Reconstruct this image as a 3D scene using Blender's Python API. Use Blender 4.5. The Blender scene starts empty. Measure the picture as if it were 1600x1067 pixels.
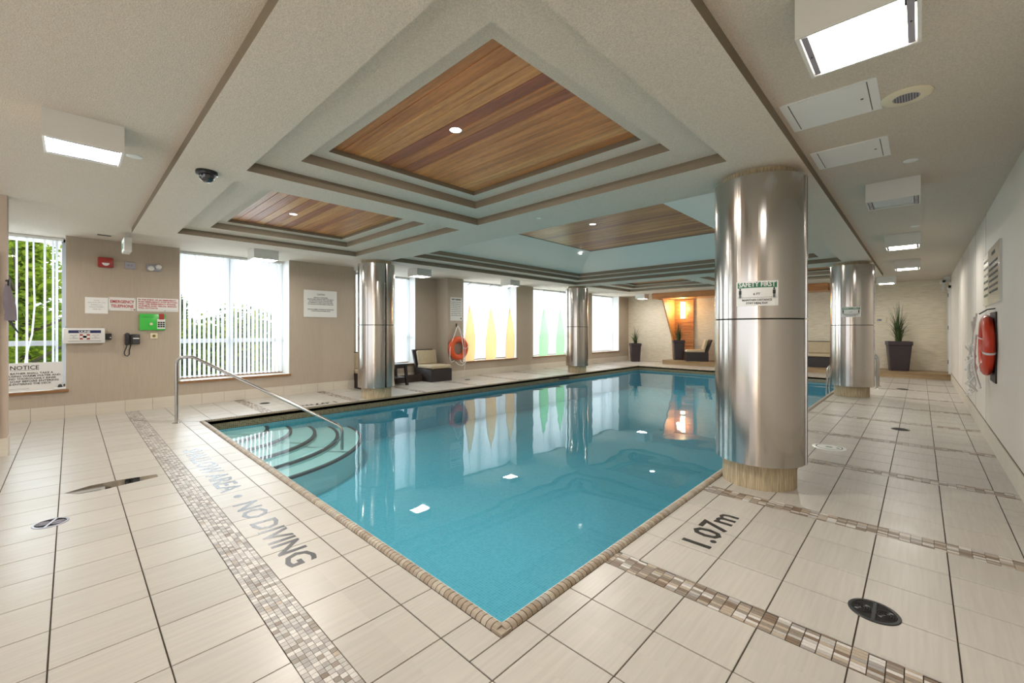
import bpy, bmesh, math, random
from mathutils import Vector, Matrix
from math import sin, cos, pi, radians as R
random.seed(7)
sc = bpy.context.scene
C = sc.collection

# ---------------------------------------------------------------- camera, sky, lights, exposure
CAMH = 1.4
YAW = 0.7658
cd = bpy.data.cameras.new('camera')
cam = bpy.data.objects.new('camera', cd); C.objects.link(cam)
cam.location = (0, 0, CAMH); cam.rotation_euler = (pi/2, 0, YAW)
cd.sensor_width = 36; cd.lens = 663.2/1600*36; cd.shift_y = -18.5/1600
cd.clip_start = 0.05; cd.clip_end = 300
sc.camera = cam

w = bpy.data.worlds.new('sky'); sc.world = w; w.use_nodes = True
bgn = w.node_tree.nodes['Background']
bgn.inputs[0].default_value = (0.93, 0.96, 1.0, 1)
bgn.inputs[1].default_value = 0.9

sc.view_settings.view_transform = 'Standard'
sc.view_settings.look = 'None'
sc.view_settings.gamma = 1.0
sc.view_settings.use_curve_mapping = False
sc.view_settings.exposure = 1.17
DOWN_POWER = 31.0        # recessed downlights over the pool
LENS_POWER = 22.0       # ceiling box lights
def area(name, loc, rot, sx, sy, power, col):
    l = bpy.data.lights.new(name, 'AREA'); l.shape = 'RECTANGLE'; l.size = sx; l.size_y = sy
    l.energy = power; l.color = col
    o = bpy.data.objects.new(name, l); C.objects.link(o); o.location = loc; o.rotation_euler = rot
    return o
# unseen fill lamps added behind the camera to brighten the hall
area('rear_fill', (-6.0, -3.3, 1.45), (R(90), 0, R(180)), 4.5, 2.5, 200, (1.0, 0.97, 0.93))
area('rear_fill_narrow', (-.3, -3.3, 1.35), (R(90), 0, R(180)), .8, 2.4, 150, (1.0, 0.96, 0.90))  # added narrow fill, gives the nearest steel column its bright vertical line
# daylight entering along the window wall (sky seen through the glazing)
area('window_daylight', (-11.4, 3.2, 1.9), (0, R(-90), 0), 2.6, 9.0, 195, (0.84, 0.93, 1.0))
area('far_window_daylight', (-11.4, 12.6, 1.9), (0, R(-90), 0), 2.6, 9.5, 300, (0.90, 0.95, 1.0))

# ---------------------------------------------------------------- helpers
def tag(o, label=None, cat=None, group=None, kind=None):
    if label: o['label'] = label
    if cat: o['category'] = cat
    if group: o['group'] = group
    if kind: o['kind'] = kind
    return o
def thing(name, label, cat, loc=(0,0,0), rz=0, group=None):
    o = bpy.data.objects.new(name, None); C.objects.link(o)
    o.location = loc; o.rotation_euler = (0,0,rz); o.empty_display_size = .1
    return tag(o, label, cat, group)
class MB:
    def __init__(s): s.v=[]; s.f=[]; s.m=[]
    def add(s, vs, fs, m=0):
        n=len(s.v); s.v += [tuple(p) for p in vs]; s.f += [tuple(i+n for i in f) for f in fs]; s.m += [m]*len(fs); return s
    def box(s, x0,x1,y0,y1,z0,z1, m=0, skip=''):
        vs=[(x0,y0,z0),(x1,y0,z0),(x1,y1,z0),(x0,y1,z0),(x0,y0,z1),(x1,y0,z1),(x1,y1,z1),(x0,y1,z1)]
        F={'b':(0,3,2,1),'t':(4,5,6,7),'s':(0,1,5,4),'n':(2,3,7,6),'w':(3,0,4,7),'e':(1,2,6,5)}
        return s.add(vs,[F[k] for k in F if k not in skip],m)
    def rbox(s, x0,x1,y0,y1,z0,z1, r=.02, m=0, seg=2):
        b=bmesh.new(); bmesh.ops.create_cube(b,size=1)
        for v in b.verts: v.co=Vector(((x0+x1)/2+v.co.x*(x1-x0),(y0+y1)/2+v.co.y*(y1-y0),(z0+z1)/2+v.co.z*(z1-z0)))
        bmesh.ops.bevel(b,geom=list(b.edges),offset=r,segments=seg,profile=.5,affect='EDGES')
        s.frombm(b,m); b.free(); return s
    def frombm(s,b,m=0,M=None):
        b.verts.index_update()
        s.add([(M@v.co if M else v.co) for v in b.verts],[[v.index for v in f.verts] for f in b.faces],m)
    def prism(s, pts, z0, z1, m=0):
        n=len(pts); vs=[(x,y,z0) for x,y in pts]+[(x,y,z1) for x,y in pts]
        fs=[tuple(range(n))[::-1], tuple(range(n,2*n))]+[(i,(i+1)%n,(i+1)%n+n,i+n) for i in range(n)]
        return s.add(vs,fs,m)
    def cyl(s, c, r, z0, z1, n=24, m=0, r1=None, axis='z', caps=True, a0=0, a1=2*pi):
        r1=r if r1 is None else r1; full=abs(a1-a0-2*pi)<1e-6
        k=n if full else n+1; vs=[]
        for rr,z in ((r,z0),(r1,z1)):
            for i in range(k):
                a=a0+(a1-a0)*i/n; vs.append((rr*cos(a),rr*sin(a),z))
        fs=[(i,(i+1)%k,(i+1)%k+k,i+k) for i in range(k if full else k-1)]
        if caps and full: fs+=[tuple(range(k))[::-1],tuple(range(k,2*k))]
        if axis=='x': vs=[(z,x,y) for x,y,z in vs]
        if axis=='y': vs=[(x,z,-y) for x,y,z in vs]
        vs=[(x+c[0],y+c[1],z+c[2]) for x,y,z in vs]
        return s.add(vs,fs,m)
    def lathe(s, c, prof, n=24, m=0, a0=0, a1=2*pi):
        full=abs(a1-a0-2*pi)<1e-6; k=n if full else n+1; vs=[]
        for r,z in prof:
            for i in range(k):
                a=a0+(a1-a0)*i/n; vs.append((c[0]+r*cos(a),c[1]+r*sin(a),c[2]+z))
        fs=[]
        for j in range(len(prof)-1):
            for i in range(k if full else k-1):
                fs.append((j*k+i,j*k+(i+1)%k,(j+1)*k+(i+1)%k,(j+1)*k+i))
        return s.add(vs,fs,m)
    def tube(s, pts, r, n=10, m=0, closed=False, caps=True):
        P=[Vector(p) for p in pts]; N=len(P); rs=r if isinstance(r,(list,tuple)) else [r]*N
        up=Vector((0,0,1)); prev=None; rings=[]
        for i in range(N):
            if closed: t=(P[(i+1)%N]-P[i-1]).normalized()
            else: t=((P[min(i+1,N-1)]-P[max(i-1,0)])).normalized()
            if prev is None:
                a=up.cross(t)
                if a.length<.01: a=Vector((1,0,0)).cross(t)
                a.normalize()
            else:
                a=(prev-t*prev.dot(t)); a=a.normalized() if a.length>1e-6 else up.cross(t).normalized()
            prev=a; b=t.cross(a)
            rings.append([P[i]+(a*cos(2*pi*k/n)+b*sin(2*pi*k/n))*rs[i] for k in range(n)])
        vs=[p for q in rings for p in q]; fs=[]
        for i in range(N if closed else N-1):
            j=(i+1)%N
            for k in range(n): fs.append((i*n+k,i*n+(k+1)%n,j*n+(k+1)%n,j*n+k))
        if caps and not closed: fs+=[tuple(range(n))[::-1],tuple((N-1)*n+k for k in range(n))]
        return s.add(vs,fs,m)
    def mesh(s,name,mats,smooth=False):
        me=bpy.data.meshes.new(name); me.from_pydata(s.v,[],s.f)
        for q in (mats if isinstance(mats,(list,tuple)) else [mats]): me.materials.append(q)
        me.polygons.foreach_set('material_index',s.m)
        if smooth:
            me.polygons.foreach_set('use_smooth',[True]*len(s.f))
            try: me.set_sharp_from_angle(angle=R(35))
            except Exception: pass
        me.update(); return me
    def build(s,name,mats,parent=None,smooth=False,centre=False):
        loc=(0,0,0)
        if centre and s.v:
            xs=[p[0] for p in s.v]; ys=[p[1] for p in s.v]; zs=[p[2] for p in s.v]
            loc=((min(xs)+max(xs))/2,(min(ys)+max(ys))/2,min(zs))
            s.v=[(x-loc[0],y-loc[1],z-loc[2]) for x,y,z in s.v]
        o=bpy.data.objects.new(name,s.mesh(name,mats,smooth)); C.objects.link(o); o.location=loc
        if parent: o.parent=parent
        return o
def inst(name, me, parent, loc, rz=0, scale=None):
    o=bpy.data.objects.new(name,me); C.objects.link(o); o.location=loc; o.rotation_euler=(0,0,rz)
    if parent: o.parent=parent
    if scale: o.scale=scale
    return o
def arc(c, r, a0, a1, n, plane='xz'):
    out=[]
    for i in range(n+1):
        a=a0+(a1-a0)*i/n; x=r*cos(a); z=r*sin(a)
        out.append((c[0]+x,c[1],c[2]+z) if plane=='xz' else (c[0],c[1]+x,c[2]+z))
    return out
def text(s, size, loc, parent, mat, align='LEFT', rot='wall', name='lettering', off=0, sx=1, ext=.0008, width=None, spacing=1, rz=0):
    cu=bpy.data.curves.new(name,'FONT'); cu.body=s; cu.size=size; cu.align_x=align; cu.extrude=ext; cu.offset=off
    cu.resolution_u=2; cu.space_character=spacing
    o=bpy.data.objects.new(name,cu); C.objects.link(o)
    bpy.context.view_layer.update()
    me=bpy.data.meshes.new_from_object(o.evaluated_get(bpy.context.evaluated_depsgraph_get()))
    bpy.data.objects.remove(o); bpy.data.curves.remove(cu)
    if width and len(me.vertices):
        xs=[v.co.x for v in me.vertices]; k=width/(max(xs)-min(xs)); sx=k
    M=Matrix.Diagonal((sx,1,1,1))
    if rot=='wall': M=Matrix.Rotation(pi/2,4,'X')@M
    else: M=Matrix.Rotation(rz,4,'Z')@M
    me.transform(M); me.name=name; me.materials.clear(); me.materials.append(mat)
    q=bpy.data.objects.new(name,me); C.objects.link(q); q.location=loc
    if parent: q.parent=parent
    return q

# ---------------------------------------------------------------- materials
class NT:
    def __init__(s,name):
        s.m=bpy.data.materials.new(name); s.m.use_nodes=True; s.t=s.m.node_tree
        s.p=s.t.nodes['Principled BSDF']; s.out=s.t.nodes['Material Output']
    def n(s,ty,**k):
        q=s.t.nodes.new(ty)
        for a,b in k.items():
            if a.startswith('i_'): q.inputs[a[2:].replace('_',' ')].default_value=b
            else: setattr(q,a,b)
        return q
    def l(s,a,b): s.t.links.new(a,b)
    def pos(s,scale=(1,1,1),obj=False):
        g=s.n('ShaderNodeTexCoord').outputs['Object'] if obj else s.n('ShaderNodeNewGeometry').outputs['Position']
        mp=s.n('ShaderNodeMapping'); mp.inputs['Scale'].default_value=scale; s.l(g,mp.inputs['Vector']); return mp.outputs[0]
def mat(name,col,rough=.5,metal=0,var=0,vs=(1,1,1),vscale=8,bump=0,bscale=60,bs=(1,1,1),emit=0,ecol=None,spec=.5,coat=0,detail=4,trans=0):
    N=NT(name); p=N.p
    p.inputs['Base Color'].default_value=(*col,1); p.inputs['Roughness'].default_value=rough; p.inputs['Metallic'].default_value=metal
    p.inputs['Specular IOR Level'].default_value=spec; p.inputs['Coat Weight'].default_value=coat
    if var:
        no=N.n('ShaderNodeTexNoise'); no.inputs['Scale'].default_value=vscale; no.inputs['Detail'].default_value=detail
        N.l(N.pos(vs),no.inputs['Vector'])
        mr=N.n('ShaderNodeMapRange'); mr.inputs['From Min'].default_value=.3; mr.inputs['From Max'].default_value=.7
        mr.inputs['To Min'].default_value=1-var; mr.inputs['To Max'].default_value=1+var; N.l(no.outputs[0],mr.inputs[0])
        mx=N.n('ShaderNodeVectorMath',operation='SCALE'); mx.inputs[0].default_value=col; N.l(mr.outputs[0],mx.inputs['Scale'])
        N.l(mx.outputs[0],p.inputs['Base Color'])
    if bump:
        no=N.n('ShaderNodeTexNoise'); no.inputs['Scale'].default_value=bscale; no.inputs['Detail'].default_value=3
        N.l(N.pos(bs),no.inputs['Vector']); b=N.n('ShaderNodeBump'); b.inputs['Strength'].default_value=bump; b.inputs['Distance'].default_value=.01
        N.l(no.outputs[0],b.inputs['Height']); N.l(b.outputs[0],p.inputs['Normal'])
    if emit:
        p.inputs['Emission Color'].default_value=(*(ecol or col),1); p.inputs['Emission Strength'].default_value=emit
    return N.m
def tile_mat(name,col):
    # fine linear grain along Y, a slightly different tone for every tile
    N=NT(name); p=N.p; p.inputs['Roughness'].default_value=.33
    g=N.n('ShaderNodeNewGeometry').outputs['Position']
    mp=N.n('ShaderNodeMapping'); mp.inputs['Scale'].default_value=(1/.338,1/.3558,0); mp.inputs['Location'].default_value=(-.122/.338,-.645/.3558,0)
    N.l(g,mp.inputs['Vector']); fl=N.n('ShaderNodeVectorMath',operation='FLOOR'); N.l(mp.outputs[0],fl.inputs[0])
    wn=N.n('ShaderNodeTexWhiteNoise',noise_dimensions='3D'); N.l(fl.outputs[0],wn.inputs['Vector'])
    st=N.n('ShaderNodeMapping'); st.inputs['Scale'].default_value=(60,2.5,1); N.l(g,st.inputs['Vector'])
    ad=N.n('ShaderNodeVectorMath',operation='ADD'); N.l(st.outputs[0],ad.inputs[0]); N.l(wn.outputs['Color'],ad.inputs[1])
    no=N.n('ShaderNodeTexNoise'); no.inputs['Scale'].default_value=1; no.inputs['Detail'].default_value=3; N.l(ad.outputs[0],no.inputs['Vector'])
    m1=N.n('ShaderNodeMapRange'); m1.inputs['To Min'].default_value=.95; m1.inputs['To Max'].default_value=1.04; N.l(wn.outputs['Value'],m1.inputs[0])
    m2=N.n('ShaderNodeMapRange'); m2.inputs['From Min'].default_value=.3; m2.inputs['From Max'].default_value=.7; m2.inputs['To Min'].default_value=.93; m2.inputs['To Max'].default_value=1.05; N.l(no.outputs[0],m2.inputs[0])
    mm=N.n('ShaderNodeMath',operation='MULTIPLY'); N.l(m1.outputs[0],mm.inputs[0]); N.l(m2.outputs[0],mm.inputs[1])
    sv=N.n('ShaderNodeVectorMath',operation='SCALE'); sv.inputs[0].default_value=col; N.l(mm.outputs[0],sv.inputs['Scale']); N.l(sv.outputs[0],p.inputs['Base Color'])
    ln=N.n('ShaderNodeTexNoise'); ln.inputs['Scale'].default_value=2.2; N.l(g,ln.inputs['Vector'])
    m3=N.n('ShaderNodeMapRange'); m3.inputs['To Min'].default_value=.24; m3.inputs['To Max'].default_value=.42; N.l(ln.outputs[0],m3.inputs[0]); N.l(m3.outputs[0],p.inputs['Roughness'])
    return N.m
def wood(name,col,dark,axis='x',scale=1.0,rough=.4,speck=.6):
    N=NT(name); p=N.p; p.inputs['Roughness'].default_value=rough
    s={'x':(1.2,26,26),'y':(26,1.2,26),'z':(26,26,1.2)}[axis]
    v=N.pos(tuple(k*scale for k in s))
    a=N.n('ShaderNodeTexNoise'); a.inputs['Scale'].default_value=1; a.inputs['Detail'].default_value=5; a.inputs['Roughness'].default_value=.6; N.l(v,a.inputs['Vector'])
    s2={'x':(14,70,70),'y':(70,14,70),'z':(70,70,14)}[axis]
    b=N.n('ShaderNodeTexNoise'); b.inputs['Scale'].default_value=1; b.inputs['Detail'].default_value=2; N.l(N.pos(s2),b.inputs['Vector'])
    big=N.n('ShaderNodeTexNoise'); big.inputs['Scale'].default_value=1.1; N.l(N.pos((1,1,1)),big.inputs['Vector'])
    mu=N.n('ShaderNodeMath',operation='MULTIPLY'); N.l(b.outputs[0],mu.inputs[0]); N.l(big.outputs[0],mu.inputs[1])
    ad=N.n('ShaderNodeMath',operation='MULTIPLY_ADD'); ad.inputs[1].default_value=speck; N.l(mu.outputs[0],ad.inputs[0]); N.l(a.outputs[0],ad.inputs[2])
    r=N.n('ShaderNodeValToRGB'); r.color_ramp.elements[0].position=.42; r.color_ramp.elements[0].color=(*dark,1)
    r.color_ramp.elements[1].position=.85; r.color_ramp.elements[1].color=(*col,1); N.l(ad.outputs[0],r.inputs[0]); N.l(r.outputs[0],p.inputs['Base Color'])
    return N.m
def grid_mat(name,cols,joint,pitch,jw=.12,rough=.25):
    # small square mosaic too fine to pick apart: colour and joints from position
    N=NT(name); p=N.p; p.inputs['Roughness'].default_value=rough
    g=N.n('ShaderNodeNewGeometry').outputs['Position']
    mp=N.n('ShaderNodeMapping'); mp.inputs['Scale'].default_value=(1/pitch,)*3; mp.inputs['Location'].default_value=(.013,.017,.011); N.l(g,mp.inputs['Vector'])
    fl=N.n('ShaderNodeVectorMath',operation='FLOOR'); N.l(mp.outputs[0],fl.inputs[0])
    wn=N.n('ShaderNodeTexWhiteNoise',noise_dimensions='3D'); N.l(fl.outputs[0],wn.inputs['Vector'])
    r=N.n('ShaderNodeValToRGB'); r.color_ramp.elements[0].color=(*cols[0],1); r.color_ramp.elements[1].color=(*cols[1],1); N.l(wn.outputs['Value'],r.inputs[0])
    fr=N.n('ShaderNodeVectorMath',operation='FRACTION'); N.l(mp.outputs[0],fr.inputs[0])
    # joint mask: any axis whose normal component is small and whose fraction is near 0
    nm=N.n('ShaderNodeNewGeometry').outputs['Normal']; ab=N.n('ShaderNodeVectorMath',operation='ABSOLUTE'); N.l(nm,ab.inputs[0])
    add=N.n('ShaderNodeVectorMath',operation='ADD'); N.l(fr.outputs[0],add.inputs[0]); N.l(ab.outputs[0],add.inputs[1])
    sp=N.n('ShaderNodeSeparateXYZ'); N.l(add.outputs[0],sp.inputs[0])
    m1=N.n('ShaderNodeMath',operation='MINIMUM'); N.l(sp.outputs[0],m1.inputs[0]); N.l(sp.outputs[1],m1.inputs[1])
    m2=N.n('ShaderNodeMath',operation='MINIMUM'); N.l(m1.outputs[0],m2.inputs[0]); N.l(sp.outputs[2],m2.inputs[1])
    lt=N.n('ShaderNodeMath',operation='LESS_THAN'); lt.inputs[1].default_value=jw; N.l(m2.outputs[0],lt.inputs[0])
    mx=N.n('ShaderNodeMix',data_type='RGBA'); N.l(lt.outputs[0],mx.inputs['Factor']); N.l(r.outputs[0],mx.inputs['A']); mx.inputs['B'].default_value=(*joint,1)
    N.l(mx.outputs['Result'],p.inputs['Base Color'])
    return N.m
def glass_mat(name,tint=(1,1,1),refl=1.0,ior=1.45,rough=0,bump=0):
    N=NT(name); t=N.t; t.nodes.remove(N.p)
    tr=N.n('ShaderNodeBsdfTransparent'); tr.inputs[0].default_value=(*tint,1)
    gl=N.n('ShaderNodeBsdfGlossy'); gl.inputs['Roughness'].default_value=rough
    fr=N.n('ShaderNodeFresnel'); fr.inputs[0].default_value=ior
    if bump:
        no=N.n('ShaderNodeTexNoise'); no.inputs['Scale'].default_value=1.6; no.inputs['Detail'].default_value=1
        N.l(N.pos((1,1,1)),no.inputs['Vector']); b=N.n('ShaderNodeBump'); b.inputs['Strength'].default_value=1; b.inputs['Distance'].default_value=bump
        N.l(no.outputs[0],b.inputs['Height']); N.l(b.outputs[0],gl.inputs['Normal']); N.l(b.outputs[0],fr.inputs['Normal'])
    mu=N.n('ShaderNodeMath',operation='MULTIPLY'); mu.inputs[1].default_value=refl; N.l(fr.outputs[0],mu.inputs[0])
    mx=N.n('ShaderNodeMixShader'); N.l(mu.outputs[0],mx.inputs[0]); N.l(tr.outputs[0],mx.inputs[1]); N.l(gl.outputs[0],mx.inputs[2])
    N.l(mx.outputs[0],N.out.inputs[0]); return N.m
def translucent(name,col,k=.6):
    N=NT(name); t=N.t; t.nodes.remove(N.p)
    d=N.n('ShaderNodeBsdfDiffuse'); d.inputs[0].default_value=(*col,1)
    tl=N.n('ShaderNodeBsdfTranslucent'); tl.inputs[0].default_value=(*col,1)
    mx=N.n('ShaderNodeMixShader'); mx.inputs[0].default_value=k; N.l(d.outputs[0],mx.inputs[1]); N.l(tl.outputs[0],mx.inputs[2]); N.l(mx.outputs[0],N.out.inputs[0]); return N.m

M={}
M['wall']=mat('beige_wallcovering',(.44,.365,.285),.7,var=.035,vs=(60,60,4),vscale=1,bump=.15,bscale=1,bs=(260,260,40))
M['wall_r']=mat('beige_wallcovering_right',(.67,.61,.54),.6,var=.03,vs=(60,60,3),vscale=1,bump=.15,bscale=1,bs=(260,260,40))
M['ceil']=mat('stippled_ceiling_paint',(.62,.55,.46),.8,var=.13,vscale=140,detail=2,bump=.5,bscale=150)
M['ceil2']=mat('stippled_ceiling_paint_coffers',(.66,.58,.485),.75,var=.14,vscale=140,detail=2,bump=.5,bscale=150)
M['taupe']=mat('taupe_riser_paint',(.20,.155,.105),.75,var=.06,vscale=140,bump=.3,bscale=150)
M['tile']=tile_mat('beige_porcelain',(.50,.465,.415))
M['grout']=mat('dark_grout',(.05,.035,.026),.9)
M['basetile']=mat('cream_base_tile',(.62,.56,.47),.4,var=.04,vs=(2,2,60),vscale=1)
M['stone']=mat('cream_split_stone',(.76,.68,.54),.75,var=.12,vs=(5,5,46),vscale=1,bump=1.0,bscale=1,bs=(7,7,50))
M['white']=mat('white_paint',(.78,.78,.76),.4)
M['frame']=mat('window_frame_white',(.62,.66,.72),.35)
M['sillw']=wood('sill_brown_wood',(.36,.18,.07),(.16,.07,.025),'y')
M['silltop']=mat('sill_pale_top',(.70,.66,.58),.25)
M['blind']=translucent('blind_fabric_white',(.92,.94,.96),.5)
M['pane']=glass_mat('window_glass',(.97,.99,.99),.6,1.3)
M['steel']=None
def steel():
    N=NT('brushed_steel'); p=N.p; p.inputs['Base Color'].default_value=(.50,.465,.43,1); p.inputs['Metallic'].default_value=1; p.inputs['Roughness'].default_value=.17
    no=N.n('ShaderNodeTexNoise'); no.inputs['Scale'].default_value=1; no.inputs['Detail'].default_value=2; N.l(N.pos((55,55,.35)),no.inputs['Vector'])
    b=N.n('ShaderNodeBump'); b.inputs['Strength'].default_value=.22; b.inputs['Distance'].default_value=.004; N.l(no.outputs[0],b.inputs['Height']); N.l(b.outputs[0],p.inputs['Normal'])
    p.inputs['Anisotropic'].default_value=.0
    return N.m
M['steel']=steel()
M['chrome']=mat('satin_stainless_tube',(.44,.42,.395),.2,1)
M['dark']=mat('black_plastic',(.012,.012,.014),.35)
M['darkgap']=mat('dark_gap',(.008,.007,.006),.8)
M['core']=mat('ribbed_tan_concrete',(.42,.34,.22),.9,var=.35,vs=(90,90,6),vscale=1,bump=1,bscale=1,bs=(120,120,7))
M['coping']=[mat('coping_%s'%n,c,.45,var=.1,vscale=60) for n,c in (('tan',(.36,.29,.22)),('sand',(.42,.36,.28)),('grey',(.36,.32,.27)),('brown',(.31,.24,.17)))]
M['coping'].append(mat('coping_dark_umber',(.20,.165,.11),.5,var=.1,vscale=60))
M['lip']=mat('white_pool_lip',(.80,.80,.76),.3)
M['basin']=grid_mat('aqua_mosaic',((.115,.44,.57),(.15,.50,.63)),(.24,.59,.69),.026,.10)
M['band']=grid_mat('olive_mosaic',((.07,.06,.035),(.13,.11,.065)),(.30,.25,.15),.026,.14)
M['step']=mat('pale_aqua_step',(.42,.70,.70),.5)
M['nosing']=mat('slate_step_nosing',(.05,.07,.09),.6)
M['water']=glass_mat('pool_water',(.90,.99,1.0),1.0,1.33,0,.0045)
M['woods']=[wood('cedar_%s'%n,c,d,'x',1,.38) for n,c,d in (('honey',(.72,.32,.11),(.36,.135,.045)),('amber',(.64,.27,.09),(.32,.12,.04)),('red',(.52,.19,.08),(.26,.085,.035)),('plum',(.44,.155,.075),(.22,.07,.035)),('gold',(.78,.40,.15),(.42,.18,.06)))]
M['platwood']=wood('platform_oak',(.40,.28,.15),(.24,.15,.07),'x',1,.35)
M['mos']=[mat('mosaic_%s'%n,c,.4,var=.1,vscale=90) for n,c in (('white',(.62,.58,.54)),('pale_grey',(.46,.43,.40)),('grey',(.33,.30,.28)),('taupe',(.26,.215,.17)),('brown',(.20,.14,.095)),('sand',(.43,.35,.27)))]
M['letter']=mat('black_floor_lettering',(.01,.009,.008),.45)
M['letter2']=mat('grey_inlaid_lettering',(.10,.10,.11),.22,.3)
M['ink']=mat('black_ink',(.02,.02,.02),.6)
M['inkgrey']=mat('grey_ink',(.12,.12,.12),.6)
M['red']=mat('red_ink',(.45,.03,.03),.5)
M['alarmred']=mat('alarm_red_plastic',(.35,.03,.025),.35)
M['sign']=mat('white_sign_plastic',(.74,.73,.70),.25)
M['paper']=mat('paper',(.80,.79,.76),.7)
M['creamsign']=mat('cream_sign',(.75,.68,.50),.3)
M['green']=mat('green_acrylic',(.05,.50,.06),.25)
M['sgreen']=mat('dark_green_sign_band',(.02,.15,.07),.4)
M['navy']=mat('navy_band',(.01,.015,.09),.4)
M['lens']=mat('light_diffuser',(.95,.95,.95),.5,emit=LENS_POWER,ecol=(1.0,.96,.90))
M['lensoff']=mat('unlit_diffuser',(.55,.60,.62),.3)
M['down']=mat('downlight_lens',(.9,.9,.9),.4,emit=2.2,ecol=(1,.97,.92))
M['downdim']=mat('downlight_dim',(.8,.8,.8),.4)
M['sconce']=mat('sconce_glass',(1,.9,.7),.4,emit=7,ecol=(1.0,.80,.48))
M['box']=mat('fixture_white_metal',(.68,.665,.63),.4)
M['wicker']=mat('dark_wicker',(.022,.014,.014),.45,var=.4,vs=(1,1,1),vscale=120,bump=.8,bscale=140)
M['cushion']=mat('beige_cushion',(.48,.40,.27),.85,var=.06,vscale=14,bump=.4,bscale=20)
M['tabled']=mat('dark_table_wood',(.02,.013,.012),.35)
M['pot']=mat('dark_brown_planter',(.035,.024,.028),.4)
M['soil']=mat('potting_soil',(.03,.02,.012),.9)
M['grass']=mat('ornamental_grass',(.045,.075,.02),.5,var=.5,vscale=6)
M['ring']=mat('orange_life_ring',(.72,.10,.025),.35)
M['ringred']=mat('red_life_ring',(.60,.045,.015),.3)
M['rope']=mat('white_rope',(.75,.72,.68),.7)
M['orange']=translucent('orange_sail_fabric',(.92,.60,.28),.6)
M['palegreen']=translucent('pale_green_sail_fabric',(.42,.80,.42),.5)
M['leaf']=[translucent('leaf_bright_green',(.34,.46,.05),.45),translucent('leaf_mid_green',(.20,.32,.05),.4),translucent('leaf_dark_green',(.09,.16,.05),.35)]
M['bark']=mat('tree_bark',(.10,.08,.06),.9)
M['lawn']=mat('lawn',(.10,.18,.03),.9,var=.3,vscale=2)
M['mahog']=wood('mahogany_door',(.16,.03,.02),(.06,.012,.01),'z')
M['cloth']=mat('grey_violet_cloth',(.20,.17,.19),.85)
M['exit']=mat('exit_sign_face',(.75,.88,.84),.25,emit=.35,ecol=(.8,1,.93))
M['dome']=mat('smoked_dome',(.01,.013,.02),.05,coat=1)
M['silver']=mat('silver_plastic',(.35,.34,.40),.3,.3)
M['clear']=glass_mat('clear_dome',(.9,.92,.95),1,1.45)

# ---------------------------------------------------------------- dimensions
XW,XR,YB,YF=-9.76,.614,-3.6,17.95
XG=-10.22                       # glazing plane
ZC,ZB=2.888,2.81
PX0,PX1,PY0,PY1=-7.87,-1.37,1.356,15.25    # outer edge of the coping
CW=.065
IX0,IX1,IY0,IY1=PX0+CW,PX1-CW,PY0+CW,PY1-CW
WZ=-.13
def proj(X,Y,Z):
    s,c=sin(YAW),cos(YAW); d=-X*s+Y*c; l=X*c+Y*s
    if d<.2: return None
    return 800+663.2*l/d, 515-663.2*(Z-CAMH)/d, d
def vis(X,Y,Z,m=60):
    q=proj(X,Y,Z)
    return q is not None and -m<q[0]<1600+m and -m<q[1]<1067+m

# ---------------------------------------------------------------- floor
f=MB()
for (a,b,c,d) in ((-10.9,PX0,YB,YF+.2),(PX1,XR+.2,YB,YF+.2),(PX0,PX1,YB,PY0),(PX0,PX1,PY1,YF+.2)):
    f.box(a,b,c,d,-.25,-.004,0,skip='')
floor=f.build('floor',M['grout']); tag(floor,kind='structure')
GX,TX=.122,.338
xj=[GX-TX*k for k in range(-2,34)][::-1]
xj=[x for x in xj if -10.35<x<XR]
xj=[-10.35]+xj+[XR]
BANDW=.165; PER=1.588; TY=(PER-BANDW)/4
rows=[]; bands=[]
for k in range(-3,12):
    b0=.645+PER*k
    if k>=0: bands.append((b0,b0+BANDW))
    if k<0:
        y=b0+BANDW
        # no mosaic strip nearer than the wide one: plain tiles
    for j in range(4):
        y0=b0+BANDW+j*TY; rows.append((y0,y0+TY))
# rows in front of the first strip keep the same pitch up to its edge
rows=[r for r in rows if r[0]>.6]
y=.645
while y>YB: rows.append((max(y-TY,YB),y)); y-=TY
G=.0026
def sub(x0,x1,y0,y1):
    """the parts of a cell outside the pool"""
    if x1<=PX0 or x0>=PX1 or y1<=PY0 or y0>=PY1: return [(x0,x1,y0,y1)]
    out=[]
    if x0<PX0: out.append((x0,PX0,y0,y1))
    if x1>PX1: out.append((PX1,x1,y0,y1))
    a,b=max(x0,PX0),min(x1,PX1)
    if y0<PY0: out.append((a,b,y0,PY0))
    if y1>PY1: out.append((a,b,PY1,y1))
    return [o for o in out if o[1]-o[0]>.008 and o[3]-o[2]>.006]
cells=[]
for (y0,y1) in rows:
    if y0>YF: continue
    y1=min(y1,YF)
    for x0,x1 in zip(xj,xj[1:]):
        if x1<=XW+.01 and not(4.7<(y0+y1)/2<7.5): continue
        cells+=sub(x0,x1,y0,y1)
def score(c):
    q=proj((c[0]+c[1])/2,(c[2]+c[3])/2,0)
    if q is None or not(-40<q[0]<1640 and q[1]<1110): return 0
    return (c[1]-c[0])*(c[3]-c[2])/q[2]**3
cells.sort(key=score,reverse=True)
def tile_mesh(wx,wy,m,name='floor_tile',top=0.0,th=.004):
    b=MB(); x=wx/2-G; y=wy/2-G; e=.0012
    vs=[(-x,-y,-th),(x,-y,-th),(x,y,-th),(-x,y,-th),(-x+e,-y+e,top),(x-e,-y+e,top),(x-e,y-e,top),(-x+e,y-e,top)]
    b.add(vs,[(4,5,6,7),(0,1,5,4),(1,2,6,5),(2,3,7,6),(3,0,4,7)]); return b.mesh(name,m)
cache={}
far=MB()
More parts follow.
